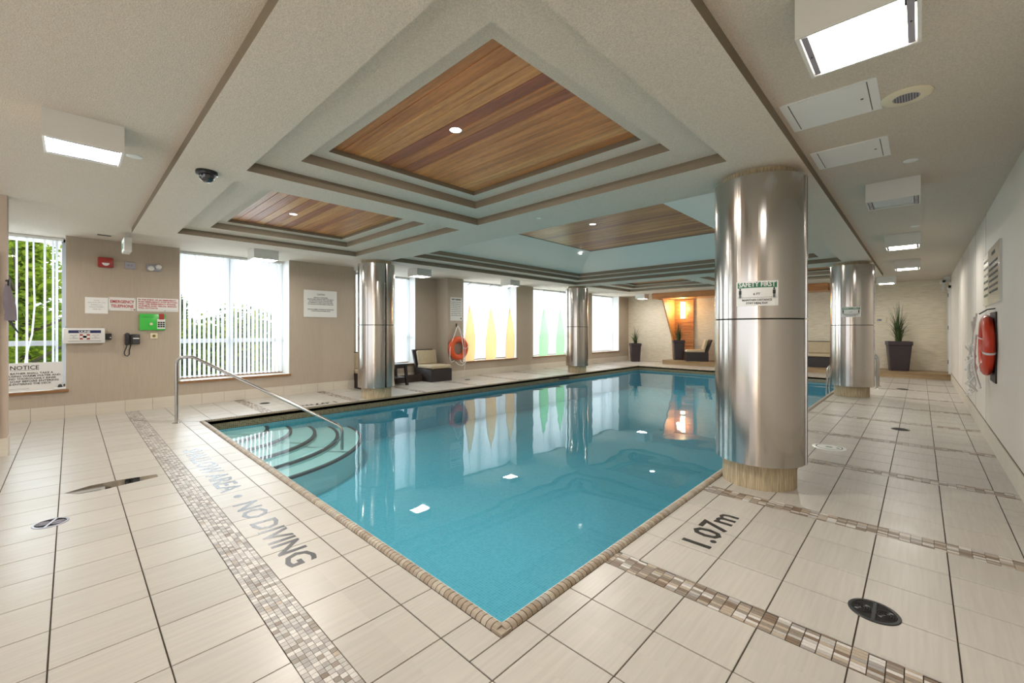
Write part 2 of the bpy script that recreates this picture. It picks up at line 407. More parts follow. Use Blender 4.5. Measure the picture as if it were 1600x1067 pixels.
for i,c in enumerate(cells):
    wx,wy=c[1]-c[0],c[3]-c[2]; cx,cy=(c[0]+c[1])/2,(c[2]+c[3])/2
    if i<290 and score(c)>0:
        k=(round(wx,3),round(wy,3))
        if k not in cache: cache[k]=tile_mesh(wx,wy,M['tile'])
        inst('floor_tile',cache[k],floor,(cx,cy,0))
    else: far.box(c[0]+G,c[1]-G,c[2]+G,c[3]-G,-.004,0,skip='b')
o=far.build('floor_tile_field',M['tile'],floor); tag(o,kind='stuff')

# mosaic strips: the wide grid of squares next to the shallow end, then linear strips
mos=[]
b0,b1=bands[0]; P6=BANDW/6
x=XR
while x>XW:
    for j in range(6): mos.append((x-P6,x,b0+j*P6,b0+(j+1)*P6,'sq'))
    x-=P6
PC=.0563; SP=BANDW/7.5
for (b0,b1) in bands[1:]:
    if b0>16.6: continue
    n=int((XR-XW)/PC)+2
    for i in range(n):
        xx1=GX+TX*2-i*PC
        if xx1-PC>XR or xx1<XW: continue
        off=random.choice((0,.35,.5,.8))*SP
        for j in range(-1,7):
            y0=max(b0,b0+j*SP+off); y1=min(b1,b0+(j+1)*SP+off)
            if y1-y0<.006: continue
            mos.append((xx1-PC,xx1,y0,y1,'st'))
clipped=[]
for m in mos:
    for q in sub(max(m[0],XW),min(m[1],XR),m[2],m[3]):
        if q[1]-q[0]>.006: clipped.append((*q,m[4]))
mos=clipped
mos.sort(key=lambda m:score(m[:4]),reverse=True)
mc={}; rest=MB(); mg=.0011
def mcol(kind):
    return random.choices(range(6),(4,5,4,2,.2,.5) if kind=='sq' else (3,1.5,1,4,4,3.5))[0]
for i,m in enumerate(mos):
    k=mcol(m[4]); wx,wy=m[1]-m[0],m[3]-m[2]
    if i<300:
        key=(round(wx,3),round(wy,3),k)
        if key not in mc:
            gx=mg if m[4]=='sq' else .0019; b=MB().box(-wx/2+gx,wx/2-gx,-wy/2+mg*.8,wy/2-mg*.8,-.004,.0004,skip='b'); mc[key]=b.mesh('mosaic_tile',M['mos'][k])
        inst('mosaic_tile',mc[key],floor,((m[0]+m[1])/2,(m[2]+m[3])/2,0))
    else: rest.box(m[0]+mg,m[1]-mg,m[2]+mg,m[3]-mg,-.004,.0004,k,skip='b')
o=rest.build('mosaic_strip_field',M['mos'],floor); tag(o,kind='stuff')
# inlaid lettering of the deck
text('SHALLOW AREA  \u2022  NO DIVING',.235,(-6.15,.895,.0006),floor,M['letter2'],rot='floor',name='deck_lettering',width=3.48,off=.004,ext=.0004)
text('1.07m',.25,(-.972,2.775,.0006),floor,M['letter'],rot='floor',name='depth_marking',rz=pi/2,width=.62,off=.005,ext=.0004)
text('1.07m',.25,(-8.25,3.62,.0006),floor,M['letter'],rot='floor',name='depth_marking',rz=-pi/2,width=.62,off=.005,ext=.0004)

# ---------------------------------------------------------------- pool
pool=thing('swimming_pool','long rectangular pool of turquoise water with ribbed tan coping','pool',((IX0+IX1)/2,(IY0+IY1)/2,-.9))
def pb(mb,name,mats,smooth=False):
    o=mb.build(name,mats,pool,smooth); o.location=(-(IX0+IX1)/2,-(IY0+IY1)/2,.9); return o
DZ=-.78; OW=-.15
b=MB()
b.add([(IX0,IY0,DZ),(IX1,IY0,DZ),(IX1,IY1,DZ),(IX0,IY1,DZ)],[(0,1,2,3)])
for (x0,y0),(x1,y1) in (((IX0,IY0),(IX1,IY0)),((IX1,IY0),(IX1,IY1)),((IX1,IY1),(IX0,IY1)),((IX0,IY1),(IX0,IY0))):
    b.add([(x0,y0,DZ),(x1,y1,DZ),(x1,y1,OW),(x0,y0,OW)],[(0,3,2,1)])
pb(b,'basin',M['basin'])
b=MB()
for (x0,y0),(x1,y1) in (((IX0,IY0),(IX1,IY0)),((IX1,IY0),(IX1,IY1)),((IX1,IY1),(IX0,IY1)),((IX0,IY1),(IX0,IY0))):
    b.add([(x0,y0,OW),(x1,y1,OW),(x1,y1,-.004),(x0,y0,-.004)],[(0,3,2,1)])
pb(b,'waterline_mosaic',M['band'])
b=MB(); nx,ny=2,2
b.add([(IX0,IY0,WZ),(IX1,IY0,WZ),(IX1,IY1,WZ),(IX0,IY1,WZ)],[(0,1,2,3)])
pb(b,'water',M['water'])
# steps in the shallow corner
rad=[.83,1.16,1.52,1.87,2.23]; zs=[-.19,-.25,-.31,-.37,-.43]
for k in range(5):
    b=MB(); n=28; r=rad[k]; zz=zs[k]; zb=zs[k+1] if k<4 else DZ
    ri=rad[k-1] if k else 0
    vs=[];fs=[]
    for i in range(n+1):
        a=(pi/2)*i/n
        for q,z in ((ri,zz),(r,zz),(r,zb)): vs.append((IX0+q*cos(a),IY0+q*sin(a),z))
    for i in range(n):
        for j in (0,1): fs.append((i*3+j,i*3+j+1,i*3+3+j+1,i*3+3+j))
    b.add(vs,fs); st=pb(b,'step',M['step'],True)
    b=MB(); vs=[];fs=[]
    for i in range(n+1):
        a=(pi/2)*i/n
        for q,z in ((r-.05,zz+.002),(r+.003,zz+.002),(r+.003,zz-.03)): vs.append((IX0+q*cos(a),IY0+q*sin(a),z))
    for i in range(n):
        for j in (0,1): fs.append((i*3+j,i*3+j+1,i*3+3+j+1,i*3+3+j))
    b.add(vs,fs); o=b.build('nosing',M['nosing'],st); o['label']='dark nosing strip of the step'
# coping: short bullnose pieces across the rim
CP=.0362
prof=[(0,0),(.004,.012),(.014,.020),(.032,.023),(.050,.019),(.060,.010),(.065,-.004),(.065,-.03)]
def nose(L,name,m,gap=.0048):
    b=MB(); n=len(prof); vs=[]
    for xx in (gap/2,L-gap/2):
        vs+=[(xx,p,z) for p,z in prof]
    fs=[(i,i+1,n+i+1,n+i) for i in range(n-1)]+[tuple(range(n))[::-1],tuple(range(n,2*n))]
    b.add(vs,fs); return b.mesh(name,m,True)
nm=[nose(CP,'coping_tile',m) for m in M['coping']]
n1=int((PX1-PX0)/CP); n2=int((PY1-PY0)/CP)
items=[]
for i in range(n1-1): items.append((PX1-CP*(i+2),PY0,0))            # near edge: local x -> +X, inward +Y
for i in range(1,n2): items.append((PX1,PY0+CP*i,pi/2))             # right edge: x -> +Y, inward -X
for i in range(n2-1): items.append((PX0,PY0+CP*(i+2),-pi/2))        # window side: inward +X
for i in range(n1-1): items.append((PX0+CP*(i+2),PY1,pi))           # far edge: inward -Y
items.sort(key=lambda t:(Vector((t[0],t[1]))-Vector((0,0))).length)
cop_rest=MB(); px,py=(IX0+IX1)/2,(IY0+IY1)/2
for i,(x,y,a) in enumerate(items):
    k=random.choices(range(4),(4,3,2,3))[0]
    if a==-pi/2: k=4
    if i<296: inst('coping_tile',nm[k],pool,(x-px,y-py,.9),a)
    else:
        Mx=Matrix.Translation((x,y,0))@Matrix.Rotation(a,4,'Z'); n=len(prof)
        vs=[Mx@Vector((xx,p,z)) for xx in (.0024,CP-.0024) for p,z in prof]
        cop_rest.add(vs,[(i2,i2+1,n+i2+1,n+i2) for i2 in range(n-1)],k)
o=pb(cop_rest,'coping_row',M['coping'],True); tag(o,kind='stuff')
b=MB()   # mitred corner piece and the grout bed under the coping
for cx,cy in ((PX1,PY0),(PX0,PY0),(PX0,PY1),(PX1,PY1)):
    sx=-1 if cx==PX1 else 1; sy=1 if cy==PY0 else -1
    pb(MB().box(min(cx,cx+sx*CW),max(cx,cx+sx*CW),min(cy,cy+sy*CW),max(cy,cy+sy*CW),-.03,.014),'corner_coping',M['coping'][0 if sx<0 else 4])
b=MB()
for (a,c,d,e) in ((PX0,PX1,PY0,IY0),(PX0,PX1,IY1,PY1),(PX0,IX0,PY0,PY1),(IX1,PX1,PY0,PY1)): b.box(a,c,d,e,-.05,-.005)
pb(b,'coping_bed',M['grout'])
b=MB()
for (a,c,d,e) in ((IX0,IX1,IY0,IY0+.008),(IX1-.008,IX1,IY0,IY1)):
    pb(MB().box(a,c,d,e,-.03,-.0005),'white_lip',M['lip'])
b=MB().rbox(IX0-.02,IX0+.012,10.15,10.68,-.105,-.055,.012)
o=pb(b,'skimmer_mouth',M['dark']); o['label']='dark skimmer slot in the window side of the pool'

# ---------------------------------------------------------------- walls
wl=MB(); TH=-10.75
def wallbox(y0,y1,z0,z1,x=XW,back=TH): wl.box(back,x,y0,y1,z0,z1)
SZ=.45
piers=[(YB,-1.55),(-.051,1.38),(3.253,4.7),(7.49,8.07),(10.367,11.216),(13.9,14.93),(17.081,YF+.2)]
for a,c in piers: wallbox(a,c,-.25,ZC)
for a,c in ((-1.55,-.051),(1.38,3.253),(8.07,10.367),(11.216,13.9),(14.93,17.081)): wallbox(a,c,-.25,SZ-.012)
wallbox(4.7,5.0,-.25,ZC,-10.3); wallbox(6.765,7.49,-.25,ZC,-10.3); wallbox(5.0,6.765,-.25,SZ-.012,-10.3)
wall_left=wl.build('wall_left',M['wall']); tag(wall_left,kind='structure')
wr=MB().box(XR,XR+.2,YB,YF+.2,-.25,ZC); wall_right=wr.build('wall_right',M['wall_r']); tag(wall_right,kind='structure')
sm=MB()
for yy in (1.2,2.55,3.9,5.25,8.2,9.6,11.0,12.4,13.8): sm.box(XR-.0015,XR+.001,yy,yy+.004,.2,ZC)
sm.build('wallcovering_seams',M['wall'],wall_right)
wb=MB().box(-10.8,XR+.2,YF,YF+.2,-.25,ZC+.1); wall_back=wb.build('wall_back',M['stone']); tag(wall_back,kind='structure')
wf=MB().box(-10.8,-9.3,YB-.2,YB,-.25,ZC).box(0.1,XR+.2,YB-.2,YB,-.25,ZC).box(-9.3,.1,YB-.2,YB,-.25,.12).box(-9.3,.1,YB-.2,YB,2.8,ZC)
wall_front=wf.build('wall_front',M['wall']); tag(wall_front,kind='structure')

# base tiles along both walls
bl=MB().box(XW,XW+.003,YB,4.7,0,.2); baseboard_left=MB().box(XW,XW+.002,YB,YF,0,.2).build('baseboard_left',M['grout']); tag(baseboard_left,kind='structure')
baseboard_right=MB().box(XR-.002,XR,YB,YF,0,.215).build('baseboard_right',M['grout']); tag(baseboard_right,kind='structure')
def base_run(parent,x,sgn,y0,y1,h,start=.645):
    ys=[y for y in [start+TY*k for k in range(-14,60)] if y0<y<y1]; ys=[y0]+ys+[y1]
    for a,c in zip(ys,ys[1:]):
        if c-a<.02: continue
        b=MB()
        x1=x+sgn*.012; b.box(min(x,x1),max(x,x1),-(c-a)/2+.0015,(c-a)/2-.0015,0,h)
        o=b.build('base_tile',M['basetile'],parent); o.location=(0,(a+c)/2,0)
base_run(baseboard_left,XW,1,YB,4.7,.2); base_run(baseboard_left,-10.3,1,4.7,7.49,.2); base_run(baseboard_left,XW,1,7.49,YF,.2)
base_run(baseboard_right,XR,-1,YB,16.6,.205)

# ---------------------------------------------------------------- windows
def window(name,y0,y1,mull,xg=XG,trim_front=XW,ztop=ZC):
    b=MB(); fx0,fx1=xg-.03,xg+.03
    b.box(fx0,fx1,y0,y0+.05,SZ,ztop).box(fx0,fx1,y1-.05,y1,SZ,ztop).box(fx0,fx1,y0,y1,SZ,SZ+.05).box(fx0,fx1,y0,y1,ztop-.05,ztop)
    w=b.build(name,M['frame']); tag(w,kind='structure')
    for m in mull: MB().box(fx0-.01,fx1+.01,m-.04,m+.04,SZ+.05,ztop-.05).build('mullion',M['frame'],w)
    ys=[y0+.05]+sorted(mull)+[y1-.05]
    for a,c in zip(ys,ys[1:]):
        MB().box(fx0+.005,fx1-.005,a+.04,c-.04,1.14,1.22).build('transom',M['frame'],w)
        MB().box(xg-.004,xg+.004,a+.01,c-.01,1.2,ztop-.05).build('pane',M['pane'],w)
        MB().box(xg-.004,xg+.004,a+.01,c-.01,SZ+.05,1.15).build('pane',M['pane'],w)
    MB().box(xg,trim_front+.028,y0-.03 if trim_front>-10 else y0,y1+.03,SZ-.012,SZ+.004).build('window_sill',M['silltop'],w)
    MB().box(trim_front+.006,trim_front+.03,y0-.03,y1+.03,SZ-.035,SZ+.006).build('sill_edge',M['sillw'],w)
    MB().box(xg+.03,xg+.055,y0,y1,SZ+.004,SZ+.03).build('frame_strip',M['sillw'],w)
    # pale reveals at both sides
    MB().box(xg,trim_front-.002,y1-.006,y1+.001,SZ,ztop).build('reveal',M['white'],w)
    MB().box(xg,trim_front-.002,y0-.001,y0+.006,SZ,ztop).build('reveal',M['white'],w)
    return w
win0=window('window_1',-1.55,-.051,[])
win1=window('window_2',1.38,3.253,[2.28])
win2=window('window_3',5.0,6.765,[],xg=-10.72,trim_front=-10.3)
win3=window('window_4',8.07,10.367,[9.07,9.9])
win4=window('window_5',11.216,13.9,[12.63,13.45])
win5=window('window_6',14.93,17.081,[16.25])

def vane_mesh(h,wd=.089,sag=0):
    b=MB(); n=4; th=R(20); vs=[]
    for i in range(n+1):
        t=(i/n-.5)*wd; bow=.006*(1-(2*i/n-1)**2)
        dx,dy=cos(th),sin(th)
        for z in (0,h): vs.append((dx*t-dy*bow,dy*t+dx*bow,z))
    fs=[(2*i,2*i+2,2*i+3,2*i+1) for i in range(n)]
    b.add(vs,fs); return b.mesh('vane',M['blind'],True)
VH=ZC-.05-(SZ+.03)
vm=vane_mesh(VH)
def blinds(label,y0,y1,x,ys=None,pitch=.0765,group=None):
    t=thing('vertical_blind',label,'blinds',(x,(y0+y1)/2,SZ+.03),0,group); yc=(y0+y1)/2
    MB().box(-.025,.025,y0-yc+.02,y1-yc-.02,VH,VH+.045).build('headrail',M['white'],t)
    if ys is None:
        n=int((y1-y0-.06)/pitch); ys=[y0+.05+pitch*i for i in range(n+1)]
    for q in ys: inst('vane',vm,t,(random.uniform(-.004,.004),q-yc,0),random.uniform(-.05,.05))
    return t
bx=-10.1
tb=blinds('sparse vertical blind with six thin white vanes, one tangled, at the leftmost window',-1.5,-.06,bx,[-1.3,-1.1,-.9,-.72,-.58,-.475,-.286,-.196,-.155])
b=MB(); pts=[(0,.373,VH),(0,.375,VH*.8),(0,.385,VH*.55),(0,.36,VH*.36),(0,.30,VH*.22),(0,.25,.05)]   # vane that swings to the left
for i in range(len(pts)-1):
    p,q=pts[i],pts[i+1]
    b.add([(p[0]-.03,p[1]-.012,p[2]),(p[0]+.03,p[1]+.012,p[2]),(q[0]+.03,q[1]+.012,q[2]),(q[0]-.03,q[1]-.012,q[2])],[(0,1,2,3)])
o=b.build('vane',M['blind'],tb); o['label']='tangled vane swinging to the left'
blinds('open vertical blind with trees showing between white vanes, behind the pool handrail',1.38,3.253,bx)
blinds('white vertical blind in the alcove behind the small dark side table',5.0,6.765,-10.62)
blinds('white vertical blind behind the three orange sail banners',8.07,10.367,bx)
blinds('white vertical blind behind the two pale green sail banners',11.216,13.9,bx)
blinds('white vertical blind in the last window before the stone wall',14.93,17.081,bx)

# ---------------------------------------------------------------- ceiling
cb=MB()
ZX0,ZX1,ZY0,ZY1=-8.30,-.709,.618,14.95
T=3.55
def frame(b,X0,X1,Y0,Y1,x0,x1,y0,y1,z,m):
    b.add([(X0,Y0,z),(X1,Y0,z),(X1,Y1,z),(X0,Y1,z),(x0,y0,z),(x1,y0,z),(x1,y1,z),(x0,y1,z)],
          [(0,4,5,1),(1,5,6,2),(2,6,7,3),(3,7,4,0)],m)
def riser(b,x0,x1,y0,y1,z0,z1,m):
    for (a,c),(d,e) in (((x0,y0),(x1,y0)),((x1,y0),(x1,y1)),((x1,y1),(x0,y1)),((x0,y1),(x0,y0))):
        b.add([(a,c,z0),(d,e,z0),(d,e,z1),(a,c,z1)],[(0,1,2,3)],m)
frame(cb,-10.9,XR+.3,YB-.2,YF+.25,ZX0,ZX1,ZY0,ZY1,ZC,0)
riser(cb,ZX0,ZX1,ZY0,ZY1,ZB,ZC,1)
# roof slab above so nothing leaks
cb.box(-10.9,XR+.3,YB-.2,YF+.25,T,T+.1,0)
for (a,c,d,e) in ((-10.9,-10.85,YB-.2,YF+.25),(XR+.25,XR+.3,YB-.2,YF+.25)): cb.box(a,c,d,e,ZC,T,0)
cb.box(-10.9,XR+.3,YB-.2,YB-.15,ZC,T,0); cb.box(-10.9,XR+.3,YF+.2,YF+.25,ZC,T,0)
cof=[(-7.84,-4.70,1.081,3.811),(-4.308,-1.168,1.081,3.811),(-7.84,-4.70,11.757,14.487),(-4.308,-1.168,11.757,14.487)]
big=(-7.84,-1.168,4.528,11.04)
def quad(x0,x1,y0,y1,z=ZB): cb.add([(x0,y0,z),(x0,y1,z),(x1,y1,z),(x1,y0,z)],[(0,1,2,3)],2)
xs=[ZX0,-7.84,-4.70,-4.308,-1.168,ZX1]; ysx=[ZY0,1.081,3.811,4.528,11.04,11.757,14.487,ZY1]
for i in range(5):
    for j in range(7):
        if j in (1,5) and i in (1,3): continue
        if j==3 and i in (1,2,3): continue
        quad(xs[i],xs[i+1],ysx[j],ysx[j+1])
Z1,Z2,Z3=2.897,2.984,3.03
for (x0,x1,y0,y1) in cof+[big]:
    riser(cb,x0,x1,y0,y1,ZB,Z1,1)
    frame(cb,x0,x1,y0,y1,x0+.338,x1-.338,y0+.338,y1-.338,Z1,2)
    a,c,d,e=x0+.338,x1-.338,y0+.338,y1-.338
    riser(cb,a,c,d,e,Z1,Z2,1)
    frame(cb,a,c,d,e,a+.172,c-.172,d+.172,e-.172,Z2,2)
    a,c,d,e=a+.172,c-.172,d+.172,e-.172
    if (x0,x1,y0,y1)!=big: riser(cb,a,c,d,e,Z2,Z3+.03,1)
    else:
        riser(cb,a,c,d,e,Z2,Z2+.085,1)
        wx0,wx1,wy0,wy1=-6.07,-2.94,6.35,9.22; zt=3.4; z0=Z2+.085
        cb.add([(a,d,z0),(c,d,z0),(c,e,z0),(a,e,z0),(wx0,wy0,zt),(wx1,wy0,zt),(wx1,wy1,zt),(wx0,wy1,zt)],[(0,4,5,1),(1,5,6,2),(2,6,7,3),(3,7,4,0)],3)
        riser(cb,wx0,wx1,wy0,wy1,zt,zt+.03,1)
M['slope']=mat('pale_smooth_ceiling',(.80,.765,.69),.6)
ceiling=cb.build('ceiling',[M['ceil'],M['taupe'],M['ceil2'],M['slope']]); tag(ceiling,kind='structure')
# cedar boards
def boards(x0,x1,y0,y1,z,n):
    wd=(y1-y0)/n; prev=-1
    for i in range(n):
        k=random.choices(range(5),(4,4,2.5,1.6,2))[0]
        b=MB(); h=wd/2; e=.004
        vs=[(x0,-h+e,0),(x1,-h+e,0),(x1,h-e,0),(x0,h-e,0),(x0,-h,.01),(x1,-h,.01),(x1,h,.01),(x0,h,.01)]
        b.add(vs,[(0,3,2,1),(0,1,5,4),(2,3,7,6),(1,2,6,5),(3,0,4,7),(4,5,6,7)])
        o=b.build('ceiling_board',M['woods'][k],ceiling); o.location=(0,y0+wd*(i+.5),z)
for (x0,x1,y0,y1) in cof: boards(x0+.51,x1-.51,y0+.51,y1-.51,Z3,14)
boards(-6.07,-2.94,6.35,9.22,3.41,23)

# ---------------------------------------------------------------- columns
def column(x,y,label,r=.30,rs=.367):
    t=thing('round_column',label,'column',(x,y,0),0,None)
    MB().cyl((0,0,0),r,0,ZB,48).build('concrete_core',M['core'],t,True)
    g=R(4.5)
    for z0,z1 in ((.224,1.487),(1.499,2.745)):
        b=MB(); b.lathe((0,0,0),[(rs-.01,z0),(rs,z0),(rs,z1),(rs-.01,z1)],96,0,g/2,2*pi-g/2)
        b.build('steel_panel',M['steel'],t,True)
        b=MB(); b.box(rs-.02,rs+.012,-.0165,-.0135,z0,z1).box(rs-.02,rs+.012,.0135,.0165,z0,z1); b.build('panel_flange',M['chrome'],t)
    MB().lathe((0,0,0),[(rs-.02,.23),(rs-.012,.23),(rs-.012,2.74),(rs-.02,2.74)],64).build('dark_backing',M['darkgap'],t,True)
    MB().lathe((0,0,0),[(r,.226),(rs-.012,.226)],48).lathe((0,0,0),[(rs-.012,2.742),(r,2.742)],48).build('closing_ring',M['core'],t)
    return t
column(-1.085,4.44,'large stainless-steel clad round column nearest the camera on the right deck')
column(-1.05,11.5,'stainless-steel clad column beside the pool ladder rails, far right deck')
column(-8.17,4.42,'stainless-steel clad column in front of the alcove seats')
column(-8.17,11.6,'stainless-steel clad column at window side, beyond the green sail banners')

# safety signs on columns
def safety(x,y,z,az,label,s=1.0):
    t=thing('safety_sign',label,'sign',(x,y,z),az)
    W,H=.235*s,.155*s
    def curve(me_obj):
        for v in me_obj.data.vertices:
            a=v.co.x/.370; rr=.370-v.co.y
            v.co.x=rr*sin(a); v.co.y=.370-rr*cos(a)
    def grid(x0,x1,z0,z1,yy,m,name,n=10):
        b=MB(); vs=[];
        for i in range(n+1):
            xx=x0+(x1-x0)*i/n
            vs+=[(xx,yy,z0),(xx,yy,z1),(xx,yy+.002,z1),(xx,yy+.002,z0)]
        fs=[]
        for i in range(n):
            for k in range(4): fs.append((i*4+k,i*4+(k+1)%4,i*4+4+(k+1)%4,i*4+4+k))
        fs+=[(0,1,2,3),(n*4+3,n*4+2,n*4+1,n*4)]
        b.add(vs,fs); o=b.build(name,m,t); curve(o)
    grid(-W/2,W/2,0,H,-.002,M['sign'],'sign_plate')
    grid(-W/2+.008*s,W/2-.008*s,H*.73,H*.95,-.0028,M['sgreen'],'green_header')
    o=text('SAFETY FIRST',.040*s,(0,0,0),t,M['sign'],'CENTER',width=.205*s,off=.0012); curve(o); o.location=(0,-.0036,H*.775)
    def tx(sv,size,z,wd):
        o=text(sv,size*s,(0,0,0),t,M['ink'],'CENTER',width=wd*s,off=.0006); curve(o); o.location=(0,-.0028,z)
    tx('6 FT',.018,H*.44,.038); tx('MAINTAIN DISTANCE',.017,H*.20,.165); tx('STAY HEALTHY',.017,H*.07,.12)
    for sx in (-1,1):
        b=MB(); cx=sx*.094*s; zz=H*.36
        b.cyl((cx,-.0032,zz+.050*s),.006*s,0,.0006,12,axis='y')
        b.box(cx-.008*s,cx+.008*s,-.0036,-.003,zz+.018*s,zz+.043*s).box(cx-.006*s,cx-.001*s,-.0036,-.003,zz-.005*s,zz+.02*s).box(cx+.001*s,cx+.006*s,-.0036,-.003,zz-.005*s,zz+.02*s)
        b.tube([(cx+.015*s*cos(a),-.0032,zz-.003*s+.006*s*sin(a)) for a in [k*pi/8 for k in range(16)]],.0008,4,closed=True)
        o=b.build('person_symbol',M['ink'],t); curve(o)
    b=MB().box(-.078*s,.078*s,-.0036,-.003,zz-.004*s,zz-.0025*s); o=b.build('distance_line',M['ink'],t)
    return t
def on_col(cx,cy,azi,rs=.371): return cx+rs*cos(azi),cy+rs*sin(azi)
azA=math.atan2(-4.44,1.085)-.035; x,y=on_col(-1.085,4.44,azA); safety(x,y,1.605,azA+pi/2,'white and green SAFETY FIRST sign on the nearest steel column',1.37)
azB=math.atan2(-11.5,1.05)-.03; x,y=on_col(-1.05,11.5,azB); safety(x,y,1.66,azB+pi/2,'small SAFETY FIRST sign on the far right steel column',1.37)

# ---------------------------------------------------------------- ceiling fixtures
def light_box(x,y,label,lit=True,s=.205,group='box lights under the ceiling'):
    t=thing('ceiling_light',label,'ceiling light',(x,y,ZC),0,group)
    h=.19; b=MB()
    b.box(-s,s,-s,s,-h,0,skip='b')
    b.add([(-s,-s,-h),(s,-s,-h),(s,s,-h),(-s,s,-h),(-s+.014,-s+.014,-h),(s-.014,-s+.014,-h),(s-.014,s-.014,-h),(-s+.014,s-.014,-h)],[(0,1,5,4),(1,2,6,5),(2,3,7,6),(3,0,4,7)])
    riser(b,-s+.014,s-.014,-s+.014,s-.014,-h,-h+.03,0)
    b.build('housing',M['box'],t)
    b=MB(); n=8; vs=[]; a=s-.022; c=s-.05
    for i in range(n+1):
        yy=-a+2*a*i/n; zz=-h+.014-.010*(1-(2*i/n-1)**2)
        vs+=[(-c,yy,zz),(c,yy,zz)]
    b.add(vs,[(2*i,2*i+2,2*i+3,2*i+1) for i in range(n)]); b.build('diffuser',M['lens'] if lit else M['lensoff'],t,True)
    for sx in (-1,1):
        MB().box(sx*(s-.032)-.012,sx*(s-.032)+.012,-s+.02,s-.02,-h+.002,-h+.012).build('end_strip',M['silver'],t)
        MB().cyl((sx*(s-.032),0,-h-.001),.004,0,.004,8).build('screw',M['dark'],t)
    return t
light_box(-.2,2.455,'large lit white box light nearest the camera, above the right deck')
light_box(-.2,5.86,'unlit white box light above the right deck, just beyond the two access panels',False)
light_box(-.2,9.14,'lit white box light on the right deck ceiling, second beyond the access panels')
light_box(-.2,12.47,'lit white box light on the right deck ceiling, third beyond the access panels')
light_box(-.69,16.05,'last lit white box light before the stone wall above the wooden platform')
light_box(-4.42,.07,'lit white box light on the ceiling at the upper left')
light_box(-8.87,2.5,'white box light over the handrail corner, in front of the open vertical blind')
light_box(-8.87,5.95,'white box light in front of the alcove with the seat and side table')
light_box(-8.87,9.15,'white box light in front of the orange sail banners')
light_box(-8.87,12.5,'white box light in front of the green sail banners')
light_box(-8.5,16.8,'white box light close to the stone wall by the last window')
light_box(-8.87,-.85,'white box light over the leftmost window, outside the left edge of the photo')
light_box(-2.0,-2.6,'unseen white box light added as fill behind the camera')  # added lamp out of view, brightens the near end of the hall
def disc(name,label,cat,x,y,z,r,m,h=.012,group=None,rim=None):
    t=thing(name,label,cat,(x,y,z),0,group)
    MB().lathe((0,0,0),[(0,-h),(r*.75,-h),(r,-h*.4),(r,0)],32).build('cover',m,t,True)
    if rim: MB().lathe((0,0,0),[(r,-h*.4),(r*1.12,-.003),(r*1.12,0)],32).build('rim',rim,t,True)
    return t
disc('downlight','round recessed downlight in the nearest cedar ceiling coffer','downlight',-2.735,2.18,Z3,.048,M['down'],.004,None,M['dark'])
disc('downlight','round recessed downlight in the left cedar ceiling coffer above the handrail','downlight',-6.38,2.18,Z3,.048,M['down'],.004,None,M['silver'])
disc('downlight','small downlight at the near-left corner of the large raised cedar coffer','downlight',-6.22,8.98,3.325,.04,M['down'],.006)
disc('downlight','round recessed downlight in the far-left cedar ceiling coffer','downlight',-6.27,13.1,Z3,.048,M['down'],.004,None,M['silver'])
disc('downlight','round recessed downlight in the far-right cedar ceiling coffer','downlight',-2.74,13.1,Z3,.048,M['down'],.004,None,M['silver'])
disc('downlight','round recessed downlight near the middle of the large raised cedar coffer','downlight',-4.5,6.9,3.41,.06,M['down'],.006,None,M['silver'])
def dl(x,y,z,p):
    l=bpy.data.lights.new('downlight_lamp','AREA'); l.shape='DISK'; l.size=.12; l.energy=p; l.color=(1,.95,.87)
    o=bpy.data.objects.new('downlight_lamp',l); C.objects.link(o); o.location=(x,y,z-.012)
for x_,y_,z_ in ((-2.735,2.18,Z3),(-6.38,2.18,Z3),(-6.27,13.1,Z3),(-2.74,13.1,Z3),(-4.5,6.9,3.41)): dl(x_,y_,z_-.01,DOWN_POWER*(.8 if z_>3.2 else 1))
disc('ceiling_disc','small white round cover plate beside the upper left box light','cover plate',-4.86,.38,ZC,.055,M['white'],.01)
disc('ceiling_disc','small white round cover plate beyond the second access panel','cover plate',-.06,5.12,ZC,.05,M['white'],.01)
disc('ceiling_disc','small white round cover plate past the unlit box light, right deck','cover plate',-.05,8.4,ZC,.05,M['white'],.01)
disc('sprinkler_cover','tiny round sprinkler cover on the beam beyond the nearest coffer','sprinkler',-3.48,4.11,ZB,.03,M['white'],.006)
t=thing('ceiling_speaker','round perforated ceiling speaker beside the first access panel','speaker',(-.064,3.69,ZC))
MB().lathe((0,0,0),[(.066,-.012),(.115,-.012),(.128,-.004),(.128,0)],40).build('ring',M['creamsign'],t,True)
b=MB().lathe((0,0,0),[(0,-.011),(.066,-.011)],32); b.build('grille',M['silver'],t)
b=MB()
for i in range(9):
    for j in range(9):
        xx,yy=(i-4)*.013,(j-4)*.013
        if xx*xx+yy*yy<.0034: b.cyl((xx,yy,-.0135),.0035,0,.002,6)
b.build('perforation',M['inkgrey'],t)
def panel(x0,x1,y0,y1,label):
    t=thing('access_panel',label,'access panel',((x0+x1)/2,(y0+y1)/2,ZC),0,'ceiling access panels'); a,c=(x1-x0)/2,(y1-y0)/2
    b=MB(); b.add([(-a,-c,-.006),(a,-c,-.006),(a,c,-.006),(-a,c,-.006),(-a+.045,-c+.02,-.006),(a-.045,-c+.02,-.006),(a-.045,c-.02,-.006),(-a+.045,c-.02,-.006)],[(0,4,5,1),(1,5,6,2),(2,6,7,3),(3,7,4,0)])
    b.box(-a,a,-c,c,-.006,0,skip='b'); b.build('panel_frame',M['white'],t)
    MB().box(-a+.05,a-.05,-c+.022,c-.022,-.0065,-.001).build('hatch',M['white'],t)
    for g_ in (-a+.045,a-.0495): MB().box(g_,g_+.0045,-c+.022,c-.022,-.0068,-.003).build('shadow_gap',M['dark'],t)
    MB().cyl((a-.085,0,-.009),.008,0,.004,10).build('latch',M['dark'],t)
